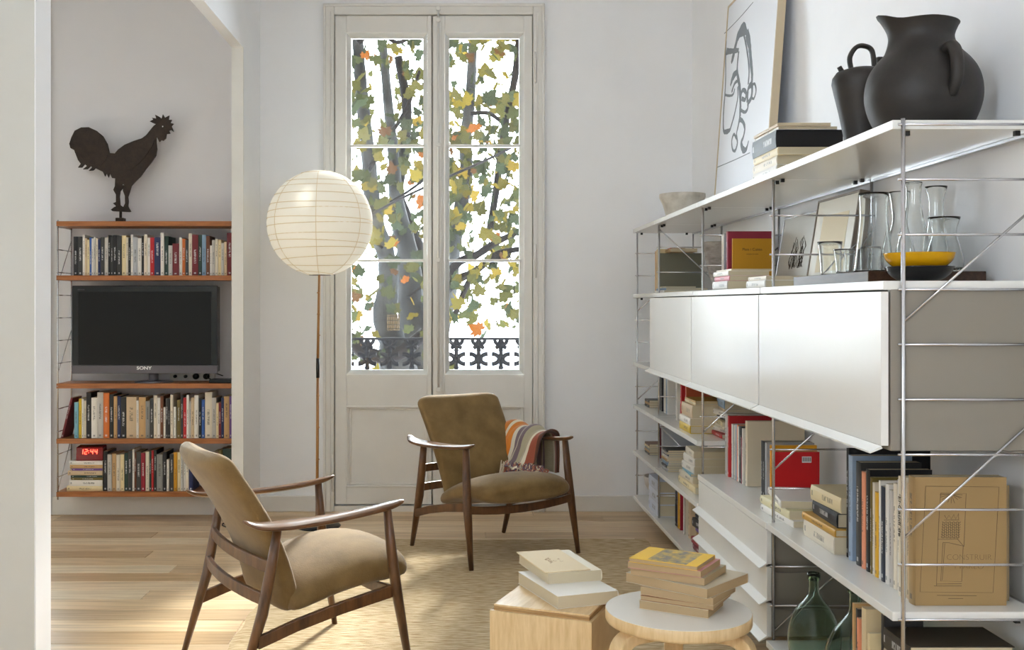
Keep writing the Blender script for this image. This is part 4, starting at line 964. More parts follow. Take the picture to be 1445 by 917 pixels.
lbs = row_labels([(c, '') for _, c, _, _ in seq], 'the shelf under the cabinets, far bays')
for (yy, c, th, h), lb in zip(seq, lbs): ur(1.125, yy, .665, th, h, .14, c, lb, G)
ur(1.115, 5.42, .665, .03, .255, .2, 'white', 'tall white book left of the red folder under the cabinets', G); ur(1.125, 5.36, .665, .012, .25, .2, 'cream', 'slim cream book beside the red folder under the cabinets', G)
ur(1.115, 5.31, .665, .03, .235, .22, 'red', 'wide red book standing under the far cabinet', G, hard=True); ur(1.125, 5.24, .665, .022, .225, .22, 'orange', 'brick-orange book whose cover faces out under the far cabinet', G, hard=True, rgb=(186, 88, 50))
Gs = 'stack by the orange book under the cabinets'; z = .6655
for th, c, w_, cx, hd, lb in ((.036, 'yellow', .19, 1.155, True, 'yellow hardback at the bottom before the orange book'), (.032, 'white', .19, 1.155, False, 'white book on the yellow hardback'), (.058, 'beige', .18, 1.16, False, 'thick greyish beige book in the stack before the orange book'), (.012, 'cream', .17, 1.17, True, 'thin cream book near the top before the orange book'), (.008, 'gold', .17, 1.17, True, 'thin golden book topmost before the orange book')):
    fb(cx, 4.96, z, th, .23, w_, c, lb, Gs, hard=hd); z += th+.0006
Gs = 'leaning pile right of the third ladder'; z = .6655
for i, (th, c, w_, cx) in enumerate(((.018, 'red', .17, 1.245), (.018, 'white', .15, 1.25), (.014, 'ivory', .15, 1.25), (.02, 'cream', .16, 1.255), (.02, 'charcoal', .15, 1.26), (.022, 'white', .16, 1.258), (.012, 'beige', .15, 1.26), (.04, 'pale blue', .17, 1.262), (.012, 'red', .15, 1.27), (.016, 'white', .15, 1.27))):
    fb(cx+.004*math.sin(i*2), 4.76+.004*math.cos(i), z, th, .2, w_, c, '%s book, %s from the bottom in the pile by the third ladder' % (c, ordinal(i+1)), Gs, az=A90+R(8*math.sin(i*1.7))); z += th+.0006
# level .395
for i in range(5): fb(1.15, 6.12+.01*(i % 2), .3955+i*.0125, .012, .14, .12, ['charcoal', 'tan', 'grey', 'cream', 'brown'][i], '%s case, %s from the bottom in the low far pile' % (['charcoal', 'tan', 'grey', 'cream', 'brown'][i], ordinal(i+1)), 'flat cases on the second lowest shelf, farthest bay')
ur(1.12, 5.93, .395, .012, .18, .13, 'maroon', 'slim maroon book leaning at the far end of the second lowest shelf', 'upright cases, second lowest shelf', tilt=R(0))
ur(1.115, 5.80, .395, .05, .19, .18, 'silver', 'silver-grey box file standing behind the disc pile', 'upright cases, second lowest shelf', hard=True)
z = .3955; cc = ['silver', 'white', 'charcoal', 'pale blue', 'silver', 'tan', 'white', 'navy', 'light grey', 'black']
for i in range(10):
    fb(1.135+.006*math.sin(i*2.1), 5.50+.004*math.cos(i), z, .011, .14, .125, cc[i], '%s disc case, %s from the bottom of the disc pile' % (cc[i], ordinal(i+1)), 'pile of disc cases', name='disc_case', cat='disc case'); z += .0114
fb(1.25, 5.47, z+.0, .02, .3, .22, 'black', 'large black book lying on the pile of disc cases', 'pile of disc cases') if 0 else None
Gs = 'big stack of books on the second lowest shelf'; z = .3955
for i, (th, c, w_, L_) in enumerate(((.03, 'cream', .17, .36), (.032, 'ivory', .18, .25), (.012, 'sky blue', .2, .24), (.034, 'white', .19, .23), (.036, 'white', .18, .23), (.032, 'ivory', .17, .22))):
    fb(1.075+w_/2+.004*i, 5.02+(-.03 if i == 0 else .01*math.sin(i)), z, th, L_, w_, c, '%s book, %s from the bottom of the big low stack' % (c, ordinal(i+1)), Gs, az=A90+R(3*math.sin(i*2.3))); z += th+.0006
Gs = 'small stack near the third ladder'; z = .3955
for i, (th, c, w_) in enumerate(((.02, 'white', .2), (.03, 'pale blue', .17), (.022, 'cream', .17))):
    fb(1.25, 4.73, z, th, .2, w_, c, '%s book, %s in the small low stack' % (c, ['bottom', 'middle', 'top'][i]), Gs); z += th+.0006
# level .13
e = empty('grey_bowl', (1.18, 6.03, .1305), 0, 'deep pale grey bowl at the far end of the lowest shelf', 'bowl')
MB().lathe([(.001, 0), (.045, 0), (.085, .05), (.115, .10), (.126, .15), (.121, .15), (.108, .1), (.078, .055), (.04, .012), (.001, .012)], 40).build('bowl', mat('grey_glaze', (196, 188, 180), .5), e, True)
z = .1305
for i, th in enumerate((.062, .062, .062)):
    fb(1.16, 5.755, z, th, .27, .2, 'silver', 'thick pale blue-white hardback, %s of three on the lowest shelf' % ['bottom', 'middle', 'top'][i], 'three thick hardbacks', hard=True, rgb=(206, 214, 232)); z += th+.0006
seq = [(5.41, 'black', .03, .24), (5.375, 'navy', .02, .235), (5.35, 'mustard', .024, .235), (5.325, 'yellow', .018, .23), (5.30, 'crimson', .022, .225), (5.22, 'white', .02, .22), (5.195, 'charcoal', .008, .2), (5.18, 'ivory', .012, .235)]
lbs = row_labels([(c, '') for _, c, _, _ in seq], 'the lowest shelf, third bay')
for (yy, c, th, h), lb in zip(seq, lbs): ur(1.11, yy, .13, th, h, .17, c, lb, 'upright books on the lowest shelf')
ur(1.115, 5.12, .13, .05, .215, .19, 'beige', 'beige archive box with a dark label on the lowest shelf', 'upright books on the lowest shelf', hard=True)
Gs = 'dark pile by the far end of the drawer unit'; z = .1305
for i, (th, c, w_) in enumerate(((.03, 'maroon', .15), (.03, 'crimson', .15), (.02, 'gold', .13), (.024, 'purple', .13), (.04, 'charcoal', .14), (.012, 'black', .14))):
    fb(1.16, 4.80, z, th, .2, w_, c, '%s book, %s from the bottom of the dark low pile' % (c, ordinal(i+1)), Gs, az=A90+R(6*math.sin(i*2)), hard=i < 2); z += th+.0006
# on the drawer unit (.525)
zt_ = .5235
seq = [(4.54, 'light grey', .045, .245), (4.50, 'red', .022, .24), (4.44, 'white', .022, .21), (4.415, 'silver', .02, .21), (4.393, 'ivory', .018, .21), (4.37, 'pale blue', .02, .215), (4.348, 'peach', .014, .215), (4.30, 'white', .02, .21), (4.275, 'charcoal', .016, .215), (4.255, 'black', .014, .215), (4.23, 'crimson', .012, .175), (4.20, 'white', .018, .21)]
lbs = row_labels([(c, '') for _, c, _, _ in seq], 'top of the drawer unit')
for i, ((yy, c, th, h), lb) in enumerate(zip(seq, lbs)):
    yc = 4.572-sum(q[2]+.001 for q in seq[:i])-th/2
    ur(1.15 if i < 2 else 1.16, yc, zt_, th, h*1.08, .18, c, lb, 'upright books on the drawer unit')
ur(1.165, 4.29, zt_, .03, .262, .23, 'cream', 'wide cream book whose cover shows behind the red one', 'upright books on the drawer unit', rgb=(214, 200, 174))
for i, (yy, c) in enumerate(((4.07, 'charcoal'), (4.045, 'black'), (4.02, 'silver'))): ur(1.165, yy, zt_, .02, .21, .18, c, '%s book between the wide cream and the red book' % c, 'upright books on the drawer unit')
ur(1.172, 3.985, zt_, .014, .205, .172, 'yellow', 'yellow-orange book just behind the red one', 'upright books on the drawer unit', rgb=(226, 160, 30))
rb_ = ur(1.172, 3.955, zt_, .022, .185, .17, 'red', 'bright red book with a small white barcode facing out', 'upright books on the drawer unit', rgb=(204, 28, 32))
box('barcode', M['white_print'], .0111, .0116, .105, .140, .145, .168, rb_)
for i in range(7): box('bar_line', M['dark_print'], .0114, .0119, .108+i*.0045, .110+i*.0045, .150, .165, rb_)
text('CERVANTES Y LA LIBERTAD', .010, M['dark_print'], (.0113, .085, .125), (R(90), 0, R(90)), rb_) if 0 else None
Gs = 'flat pile at the near end of the drawer unit'; z = zt_
for i, (th, c, w_, L_) in enumerate(((.022, 'white', .2, .3), (.028, 'cream', .2, .3), (.024, 'white', .22, .28))):
    fb(1.09+w_/2+.01*(i == 2), 3.64+.02*i, z, th, L_, w_, c, '%s book, %s of the flat pile below the red book' % (c, ['bottom', 'middle', 'top'][i]), Gs, az=A90+R([4, 2, -8][i]), rgb=(224, 216, 176) if i == 1 else None); z += th+.0006
Gs = 'big stack in the nearest bay'; z = .5255
sb = []
for i, (th, c, w_, L_, hd, lb) in enumerate(((.05, 'ivory', .21, .27, False, 'thick ivory paperback at the bottom of the nearest bay stack'), (.022, 'gold', .2, .28, True, 'slim gold-edged hardback second in the nearest bay stack'), (.042, 'black', .19, .24, True, 'black hardback with rounded spine in the nearest bay stack'), (.046, 'cream', .2, .24, False, 'large cream book topmost in the nearest bay stack'))):
    sb.append(fb(1.10+w_/2+[0, .0, .02, .022][i], [3.24, 3.245, 3.24, 3.245][i], z, th, L_, w_, c, lb, Gs, hard=hd, az=A90+R([0, 1, -2, 2][i]), rgb=(216, 200, 160) if i == 3 else None)); z += th+.0006
# nearest bay uprights
seq = [(3.045, 'silver', .03, .30, (150, 168, 190)), (2.985, 'charcoal', .034, .29, None), (2.948, 'peach', .026, .268, None), (2.915, 'black', .026, .28, None), (2.893, 'olive', .012, .262, None), (2.876, 'ivory', .014, .25, None), (2.855, 'yellow', .022, .228, (222, 172, 50)), (2.835, 'white', .010, .262, None), (2.812, 'navy', .026, .25, (48, 56, 70)), (2.785, 'white', .022, .262, None), (2.76, 'light grey', .020, .25, None), (2.735, 'ivory', .02, .272, None), (2.71, 'white', .018, .285, None)]
lbs = row_labels([(c, '') for _, c, _, _, _ in seq], 'the shelf of the nearest bay')
for (yy, c, th, h, rgb), lb in zip(seq, lbs): ur(1.125, yy, .525, th, h, .17, c, lb, 'upright books in the nearest bay', rgb=rgb)
ur(1.13, 3.08, .525, .02, .315, .235, 'black', 'tall black book leaning at the back of the nearest bay row', 'upright books in the nearest bay', hard=True, tilt=0)
q = ur(1.112, 2.668, .525, .03, .30, .19, 'ivory', 'tall ivory book with serif spine lettering beside the tower book', 'upright books in the nearest bay', rgb=(222, 212, 190))
text('El Gaudí de', .022, M['dark_print'], (0, -.0035, .20), (R(90), R(90), 0), q, name='title', ext=.0003)
ur(1.12, 2.642, .525, .014, .288, .2, 'beige', 'thin beige book between the ivory and the tower book', 'upright books in the nearest bay')
ur(1.13, 2.628, .525, .006, .285, .232, 'grey', 'grey-brown book just behind the tower book', 'upright books in the nearest bay', rgb=(150, 134, 104))
tb = ur(1.112, 2.603, .525, .038, .312, .222, 'tan', 'large beige book with a line drawing of a tower on its cover', 'upright books in the nearest bay', rgb=(160, 132, 88))
def lineart(parent, x, segs, r=.00045):
    mb = MB()
    for s_ in segs: mb.tube([(x, a, b) for a, b in s_], r, 4)
    return mb.build('cover_drawing', M['dark_print'], parent)
bx = lambda a: (a-120)/610*.222; bz = lambda b: (878-b)/820*.312
sg_ = [[(190, 115), (680, 120), (640, 795), (152, 790), (190, 115)], [(290, 160), (460, 162), (445, 500)], [(290, 160), (280, 290), (272, 460), (262, 750)], [(272, 455), (400, 452)], [(400, 450), (445, 500)], [(305, 475), (340, 475), (445, 498)], [(305, 475), (290, 720), (430, 725), (440, 500)], [(318, 480), (300, 715)], [(245, 752), (430, 752)], [(262, 740), (430, 738)], [(265, 812), (530, 815)], [(340, 832), (440, 832)]]
rr_ = random.Random(2)
for i in range(11):
    a = math.pi*(i/10); sg_.append([(360, 165), (360+75*math.cos(a), 170+60*math.sin(a)*(.6+.4*rr_.random()))])
for j in range(7):
    yv = 345+j*16; sg_.append([(300+(q % 2)*3+q*12.5-j*1.5, yv+(6 if q % 2 else -4)) for q in range(11)])
for i in range(9): sg_.append([(305+i*13, 345), (298+i*14, 445)])
sg_.append([(315, 300), (330, 325), (345, 300), (360, 325), (378, 295), (390, 325), (408, 290), (410, 330), (312, 332)])
lineart(tb, .0192, [[(bx(a), bz(b)) for a, b in s_] for s_ in sg_])
text('CONSTRUIR', .020, M['dark_print'], (.0192, bx(480), bz(570)), (R(90), 0, R(90)), tb, name='title', ext=.0001, bold=-.0007)
text('TVAREO', .020, M['dark_print'], (.0192, bx(475), bz(628)), (R(90), 0, R(90)), tb, name='title', ext=.0001, bold=-.0007)
# lowest shelf, nearest bay
def demi(x, y_, s, hn, lb, mcol='greenglass'):
    e = empty('demijohn', (x, y_, .1305), 0, lb, 'bottle', 'green glass demijohns')
    pr = [(.055, 0), (.072, .02), (.079, .07), (.073, .12), (.052, .165), (.026, .195), (.0165, .215), (.0155, .27)]
    P = [(p.x*s, p.z*hn) for p in spline([(r, 0, z_) for r, z_ in pr], 5)]
    out = [(.001, .004)]+[(max(r, .001), z_) for r, z_ in P]; top = P[-1][1]
    inn = [(max(r-.0035, .001), max(z_, .008)) for r, z_ in reversed(P)]
    MB().lathe(out+inn+[(.001, .008)], 40).build('body', M[mcol], e, True)
    r = .0155*s
    MB().lathe([(r+.0004, top-.022), (r+.005, top-.02), (r+.005, top-.006), (r+.004, top), (r-.003, top), (r-.003, top-.022)], 28, close=True).build('collar', M[mcol], e, True)
demi(1.115, 3.33, 1.0, 1.06, 'green glass demijohn standing nearest to the drawer unit')
demi(1.13, 3.02, 1.12, 1.22, 'clearer green glass demijohn in front of the others')
demi(1.29, 3.22, 1.25, 1.22, 'dark green demijohn at the back by the wall')
seq = [(2.86, 'tan', .012, .33), (2.835, 'charcoal', .016, .315), (2.812, 'white', .012, .315)]
G = 'upright books on the lowest shelf by the demijohns'
ur(1.062, 2.855, .13, .012, .325, .12, 'tan', 'tall tan book beside the clear demijohn', G); ur(1.065, 2.838, .13, .012, .315, .12, 'charcoal', 'dark book with pale spine beside the clear demijohn', G)
ur(1.062, 2.82, .13, .016, .295, .12, 'peach', 'peach pink book low beside the clear demijohn', G); q = ur(1.06, 2.775, .13, .03, .335, .14, 'beige', 'beige book lettered Da and No on its cover', G, rgb=(208, 190, 152))
text('Da', .02, M['dark_print'], (.0153, .052, .306), (R(90), 0, R(90)), q, name='title', ext=.0002); text('No', .02, M['dark_print'], (.0153, .052, .286), (R(90), 0, R(90)), q, name='title', ext=.0002)
ur(1.06, 2.742, .13, .014, .28, .12, 'cream', 'short cream book before the lettered beige book', G); ur(1.085, 2.715, .13, .018, .335, .1, 'charcoal', 'narrow charcoal book next to the near ladder', G)
Gs = 'large volumes flat on the lowest shelf'; z = .1305
for i, (th, c, w_, cx, rgb) in enumerate(((.07, 'brown', .24, 1.25, None), (.075, 'grey', .25, 1.25, None), (.06, 'olive', .25, 1.255, None), (.05, 'ivory', .26, 1.26, (176, 164, 138)), (.052, 'black', .25, 1.25, (50, 44, 36)))):
    fb(1.08+w_/2, 2.616, z, th, .155, w_, c, '%s volume, %s from the bottom beside the near ladder' % (c, ordinal(i+1)), Gs, rgb=rgb, hard=True); z += th+.0006

# ================================================================ RUG
nx, ny = 60, 90; rx0, rx1, ry0, ry1 = -.84, 1.0, 2.9, 5.66
vs = []; fs = []
for j in range(ny+1):
    for i in range(nx+1):
        a, b = i/nx, j/ny; x = rx0+(rx1-rx0)*a+.006*math.sin(b*60)*(1 if i in (0, nx) else 0); y_ = ry0+(ry1-ry0)*b+.012*math.sin(a*9)*(1 if j == ny else b)
        e_ = min(i, nx-i, j, ny-j)
        vs.append((x, y_, (.0045 if e_ == 0 else .009)+.0012*math.sin(j*2.1+mnoise.noise(Vector((x*6, y_*3, 0)))*3)))
for j in range(ny):
    for i in range(nx):
        k_ = j*(nx+1)+i; fs.append((k_, k_+1, k_+nx+2, k_+nx+1))
mb = MB(); mb.add(vs, fs); n0 = len(vs)
mb.box(rx0+.01, rx1-.01, ry0+.01, ry1-.012, .0006, .0045)
tag(mb.build('jute_rug', M['rug'], None, True), 'woven beige jute rug lying under the armchairs', 'rug')

# ================================================================ ARMCHAIRS
def superring(c, ax, ay, a, b, n=24, p=3.0):
    out = []
    for j in range(n):
        t_ = 2*math.pi*j/n; ct, st = math.cos(t_), math.sin(t_)
        out.append(Vector(c)+Vector(ax)*a*math.copysign(abs(ct)**(2/p), ct)+Vector(ay)*b*math.copysign(abs(st)**(2/p), st))
    return out
def armchair(loc, rz, label):
    t = empty('armchair', loc, rz, label, 'armchair', 'walnut armchairs')
    # local: front = -Y.  F = forward distance
    W = M['walnut']
    for s in (-1, 1):
        # front legs
        pts = [(s*.300, -.222, .562), (s*.306, -.235, .42), (s*.312, -.252, .28), (s*.322, -.300, 0)]
        MB().tube(pts, [(.013, .017), (.017, .021), (.018, .023), (.0105, .0115)], 10).build('leg', W, t, True)
        pts = [(s*.300, .165, .540), (s*.298, .185, .42), (s*.296, .215, .27), (s*.290, .300, 0)]
        MB().tube(pts, [(.013, .017), (.017, .021), (.018, .023), (.0105, .0115)], 10).build('leg', W, t, True)
        # side rail, rising to the front
        mb = MB(); y0, y1 = -.245, .232
        R0 = []
        for (yy, zc, hh) in ((y0, .285, .021), (-.05, .252, .020), (.1, .220, .020), (y1, .182, .020)):
            R0.append([(s*.302-.0095, yy, zc-hh), (s*.302+.0095, yy, zc-hh), (s*.302+.0095, yy, zc+hh), (s*.302-.0095, yy, zc+hh)])
        mb.loft(R0).build('side_rail', W, t, bevel=.003)
        # armrest: swept paddle
        P = spline([(s*.318, .285, .572), (s*.322, .235, .553), (s*.318, .14, .547), (s*.308, .02, .548), (s*.300, -.12, .556), (s*.297, -.235, .570), (s*.298, -.285, .582)], 5)
        n = len(P); rings = []
        wd = [.012, .028, .037, .032, .025, .021, .010]; th = [.006, .010, .0115, .0115, .0115, .011, .006]
        for i, p in enumerate(P):
            k_ = min(i//5, 5); f = i/5-k_; w_ = wd[k_]*(1-f)+wd[k_+1]*f; h_ = th[k_]*(1-f)+th[k_+1]*f
            if i == 0 or i == n-1: w_ *= .5; h_ *= .6
            rings.append(superring(p, (1, 0, -.12*s), (0, 0, 1), w_, h_, 14, 2.5))
        MB().loft(rings).build('armrest', M['walnut_arm'], t, 'auto')
    # front rail bowed downwards, back rails bowed
    R0 = []
    for i in range(9):
        a = i/8*2-1; zc = .275-.022*(1-a*a); R0.append([(a*.305, -.262+.008, zc-.019), (a*.305, -.262-.008, zc-.019), (a*.305, -.262-.008, zc+.019), (a*.305, -.262+.008, zc+.019)])
    MB().loft(R0).build('front_rail', W, t, bevel=.002)
    for zc, yy in ((.415, .190), (.315, .210)):
        R0 = []
        for i in range(9):
            a = i/8*2-1; q = .028*(1-a*a); R0.append([(a*.296, yy+q-.008, zc-.020), (a*.296, yy+q+.008, zc-.020), (a*.296, yy+q+.008, zc+.020), (a*.296, yy+q-.008, zc+.020)])
        MB().loft(R0).build('back_rail', W, t, bevel=.003)
    # back cushion
    rings = []; N = 22
    cl = spline([(0, .085, .225), (0, .105, .33), (0, .160, .47), (0, .235, .60), (0, .305, .70), (0, .350, .765)], 5)
    n = len(cl)
    for i, p in enumerate(cl):
        s_ = i/(n-1); a = cl[max(0, i-1)]; b = cl[min(n-1, i+1)]; tn = (b-a).normalized(); nr = Vector((0, tn.z, -tn.y))
        hw = .215+.03*math.sin(min(1, s_*1.15)*math.pi*.5)+.010*s_; tk = .042-.006*s_
        e_ = min(i, n-1-i)
        if e_ == 0: hw *= .80 if i else .88; tk *= .35
        elif e_ == 1: hw *= .925; tk *= .80
        elif e_ == 2: hw *= .98; tk *= .97
        ring = superring(p, (1, 0, 0), nr, hw, tk, 28, 3.2)
        out = []
        for q in ring:
            u_ = q.x/.25; q = q+Vector((0, -.026*u_*u_*(.4+.6*s_), 0))
            if s_ > .85: q = q+tn*(.014*(abs(u_)**2-.5)*(1 if abs(u_) < .85 else .2))
            out.append(q)
        rings.append(out)
    MB().loft(rings).build('back_cushion', M['velvet'], t, True, sub=1)
    # seat cushion
    rings = []
    prof = [(.10, .262, .020), (.085, .268, .040), (.05, .283, .050), (-.03, .312, .056), (-.11, .334, .061), (-.19, .345, .062), (-.26, .346, .058), (-.31, .343, .052), (-.345, .338, .040), (-.362, .334, .018)]
    for i, (yy, zc, tk) in enumerate(prof):
        hw = .262 if 1 < i < 8 else (.252 if i in (1, 8) else .235)
        hw += .012*math.sin(i/9*math.pi)
        ring = superring((0, yy, zc), (1, 0, 0), (0, 0, 1), hw, tk, 28, 3.0)
        rings.append([q+Vector((0, .028*(q.x/.26)**2 if i > 6 else 0, .016*(1-(q.x/.27)**2) if q.z > zc else 0)) for q in ring])
    MB().loft(rings).build('seat_cushion', M['velvet'], t, True, sub=1)
    return t
chA = armchair((.17, 5.40, .0095), R(33), 'olive velvet walnut armchair facing forward before the french window')
chB = armchair((-.58, 3.727, .0), R(120), 'olive velvet walnut armchair seen from behind at the lower left')
chB.location.z = .008
# blanket over the far chair's right arm (top-level: it only rests there)
bl = empty('blanket', chA.location, R(33), 'orange grey and white striped wool throw over the far armchair arm', 'blanket')
NT, NS = 44, 34; vs = []; uv = []
path = [(.362, .37), (.366, .47), (.360, .55), (.335, .578), (.28, .580), (.235, .550), (.20, .48), (.170, .43), (.12, .408)]
PS = spline([(a, 0, b) for a, b in path], 4); NSn = len(PS)
for i in range(NT+1):
    tt = i/NT; y_ = .215-.315*tt
    for j, p in enumerate(PS):
        s_ = j/(NSn-1); am = max(0, s_-.25)
        fold = math.sin(tt*21+s_*2.5)*.020*am+math.sin(tt*9+1)*.026*am
        top = .018*math.sin(tt*13+.5)*(1-abs(s_-.45)*1.6)
        xx = p.x-fold-.035*(1-tt)*am; zz_ = p.z+max(-.004, top)+ (.022*(1-tt) if .2 < s_ < .7 else 0)
        yy = y_+.015*math.sin(s_*6+tt*4)*am-.05*am*(tt-.5)
        if s_ < .25: xx += .01*math.sin(tt*18); zz_ += .02*tt*0
        vs.append((xx, yy, zz_)); uv.append((tt+.035*math.sin(s_*5), s_))
fs = [(i*NSn+j, i*NSn+j+1, (i+1)*NSn+j+1, (i+1)*NSn+j) for i in range(NT) for j in range(NSn-1)]
mb = MB(); mb.add(vs, fs); o = mb.build('cloth', M['blanket'], bl, True)
ul = o.data.uv_layers.new(name='UVMap')
for lp in o.data.loops: ul.data[lp.index].uv = uv[lp.vertex_index]
md = o.modifiers.new('thick', 'SOLIDIFY'); md.thickness = .007; md.offset = 1
# outer end hangs as one brown-striped flap; fringe lies on the seat
rf = random.Random(9)
for m_, nn in (('fringe1', 90), ('fringe2', 90), ('fringe3', 110)):
    mb = MB()
    for i in range(nn):
        tt = rf.random(); s0 = {'fringe1': .0, 'fringe2': .1, 'fringe3': .3}[m_]; tt = s0+tt*(1-s0)
        x0 = .175-.05*rf.random()-.03*(1-tt); y0 = .07-.28*tt; z0 = .425+rf.uniform(-.008, .022)
        zs_ = .408-.30*max(0, y0+.1)-.9*max(0, x0-.22)
        P = [Vector((x0, y0, z0-.006))]
        ang = rf.uniform(-.9, .9)-1.2
        for q in range(4):
            ang += rf.uniform(-.7, .7); P.append(P[-1]+Vector((.016*math.sin(ang)+.004, -.016*abs(math.cos(ang))*rf.uniform(.2, 1), -.002)))
        for q in range(len(P)):
            P[q].z = P[q].z if q == 0 else zs_+rf.uniform(-.002, .014)+(P[0].z-zs_)*max(0, .45-.25*q)
        mb.tube(spline(P, 2), .0028, 5)
    mb.build('fringe', M[m_], bl, True)['kind'] = 'stuff'

# ================================================================ FLOOR LAMP
lp = empty('floor_lamp', (-.79, 6.0, 0), 0, 'round white paper lantern floor lamp on a bamboo pole beside the window', 'floor lamp')
MB().lathe([(.001, 0), (.125, 0), (.13, .006), (.12, .014), (.03, .022), (.012, .04), (.001, .04)], 40).build('base', M['black'], lp, True)
def tube_l(name, z0, z1, r0, r1, m, dx0=0, dx1=0): return MB().tube([(dx0, 0, z0), (dx1, 0, z1)], [r0, r1], 12).build(name, m, lp, True)
tube_l('pole', .03, .86, .0085, .0080, M['bamboo'], -.005, 0); tube_l('pole_joint', .84, .95, .0098, .0098, M['black']); tube_l('pole', .94, 1.44, .0080, .0065, M['bamboo'], 0, .008)
for zz_ in (.2, .38, .56, .74, 1.08, 1.2, 1.32): MB().lathe([(.0088, -.003), (.0100, 0), (.0088, .003)], 12, (0 if zz_ < .9 else .004, 0, zz_), close=False).build('pole_node', M['bamboo'], lp, True)
LCn = Vector((.012, 0, 1.712)); LR = .298
sh = MB(); rings = []; NL = 40
tilts = [(k_, random.Random(k_).uniform(-.05, .05), random.Random(k_+50).uniform(0, 6.28)) for k_ in range(14)]
zr = [-.93+k_*(1.86/13)+random.Random(k_+9).uniform(-.03, .03) for k_ in range(14)]
for i in range(NL+1):
    th = math.pi*(.06+.88*i/NL); zc = -math.cos(th)
    ring = []
    for j in range(64):
        a = 2*math.pi*j/64; zz_ = zc*LR
        # slight bulge between ribs
        dmin = min(abs(zc-(zr[k_]+tilts[k_][1]*math.cos(a+tilts[k_][2]))) for k_ in range(14))
        rr = math.sin(th)*LR*(1-.012*max(0, 1-dmin/.035))*(1+.004*mnoise.noise(Vector((math.cos(a)*3, math.sin(a)*3, zc*4))))
        ring.append((rr*math.cos(a), rr*math.sin(a), zz_))
    rings.append(ring)
sh.loft(rings, caps=False)
o = sh.build('shade', M['washi'], lp, True); o.location = LCn
for k_ in range(14):
    P = []
    for j in range(49):
        a = 2*math.pi*j/48; zc = zr[k_]+tilts[k_][1]*math.cos(a+tilts[k_][2]); zc = max(-.975, min(.975, zc)); rr = math.sqrt(1-zc*zc)*LR*.996
        P.append((rr*math.cos(a), rr*math.sin(a), zc*LR))
    mb = MB().tube(P, .0019, 5); q = mb.build('rib', M['rib'], o, True)
for k_ in range(7):
    a = 2*math.pi*k_/7+.28; P = []
    for i in range(25):
        th = math.pi*(.07+.86*i/24); P.append((math.sin(th)*LR*1.001*math.cos(a), math.sin(th)*LR*1.001*math.sin(a), -math.cos(th)*LR))
    MB().tube(P, .0014, 5).build('paper_seam', M['rib'], o, True)
MB().tube([(.06*math.cos(2*math.pi*j/24), .06*math.sin(2*math.pi*j/24), -.292) for j in range(25)], .002, 6).build('wire_ring', M['black'], o, True)
mb = MB(); mb.tube([(-.062, 0, -.29), (.062, 0, -.29)], .0018, 6).tube([(0, 0, -.29), (0, 0, .15)], .004, 8); mb.build('wire_stay', M['chrome'], o)
MB().lathe([(.001, 0), (.018, .01), (.03, .05), (.026, .08), (.001, .1)], 20, (0, 0, .02)).build('bulb', M['white_print'], o, True)
MB().tube([(.016, -.008, 1.40), (.016, -.012, 1.27), (.014, -.012, 1.19)], .0012, 5).build('pull_cord', M['rib'], lp)
P = spline([(-.10, .0, .01), (-.2, -.05, .006), (-.32, -.12, .005), (-.42, -.1, .005), (-.55, .05, .005), (-.40, .33, .005)], 6)
MB().tube(P, .003, 6).build('power_cord', M['black'], lp, True)

# ================================================================ CRATE + STOOL + BOOKS
CT = .42
cr = empty('plywood_box', (.285, 3.055, .0105), R(-23), 'birch plywood box stool carrying two stacked pale books', 'box stool')
hw, hd = .147, .155
mb = MB(); zt2 = CT-.0105-.0171
box('front_panel', M['birch'], -hw, hw, -hd, -hd+.012, 0, zt2, cr, .001); box('back_panel', M['birch'], -hw, hw, hd-.012, hd, 0, zt2, cr, .001)
box('side_panel', M['ply'], -hw, -hw+.012, -hd+.012, hd-.012, 0, zt2, cr, .001); box('side_panel', M['birch'], hw-.012, hw, -hd+.012, hd-.012, 0, zt2, cr, .001)
for i in range(3): box('lid_layer', M['ply'] if i < 2 else M['birch'], -hw+.009, hw-.009, -hd+.009, hd-.009, zt2+i*.0057, zt2+(i+1)*.0057-.0004, cr, .0008)
# box books
def fb2(cx, cy, z, t_, L_, w_, c, lb, grp, az, **k): return book((cx, cy, z), t_, L_, w_, c, lb, grp, az=az, flat=True, **k)
zt3 = CT+.0004
# long axis direction (-.32,.94) => local +x(before az) maps there: az = atan2(.94,-.32)
fb2(.315, 3.084, zt3, .035, .285, .185, 'white', 'thick white paperback lying on the plywood box', 'books on the plywood box', math.atan2(.95, -.33), rgb=(230, 228, 220))
b2 = fb2(.303, 3.19, zt3+.0355, .031, .262, .165, 'ivory', 'ivory book crosswise atop the white paperback on the plywood box', 'books on the plywood box', math.atan2(.96, -.26), rgb=(232, 224, 202))
bk = empty('booklet', (.285, 3.185, zt3+.067), math.atan2(.96, -.26)-R(90), 'thin beige booklet with a faint sketch on the topmost plywood box book', 'booklet')
box('sheet', mat('beige_card', (226, 208, 172), .7), -.072, .068, -.13, .13, 0, .0035, bk, .001)
rr_ = random.Random(4); mb = MB()
for i in range(10):
    P = [(-.02+rr_.uniform(0, .04), -.02+rr_.uniform(0, .05), .0037)]
    for q in range(5): P.append((P[-1][0]+rr_.uniform(-.008, .008), P[-1][1]+rr_.uniform(-.008, .008), .0037))
    mb.tube(P, .0005, 4)
mb.build('printed_sketch', mat('faint_brown_ink', (176, 142, 112), .8), bk)
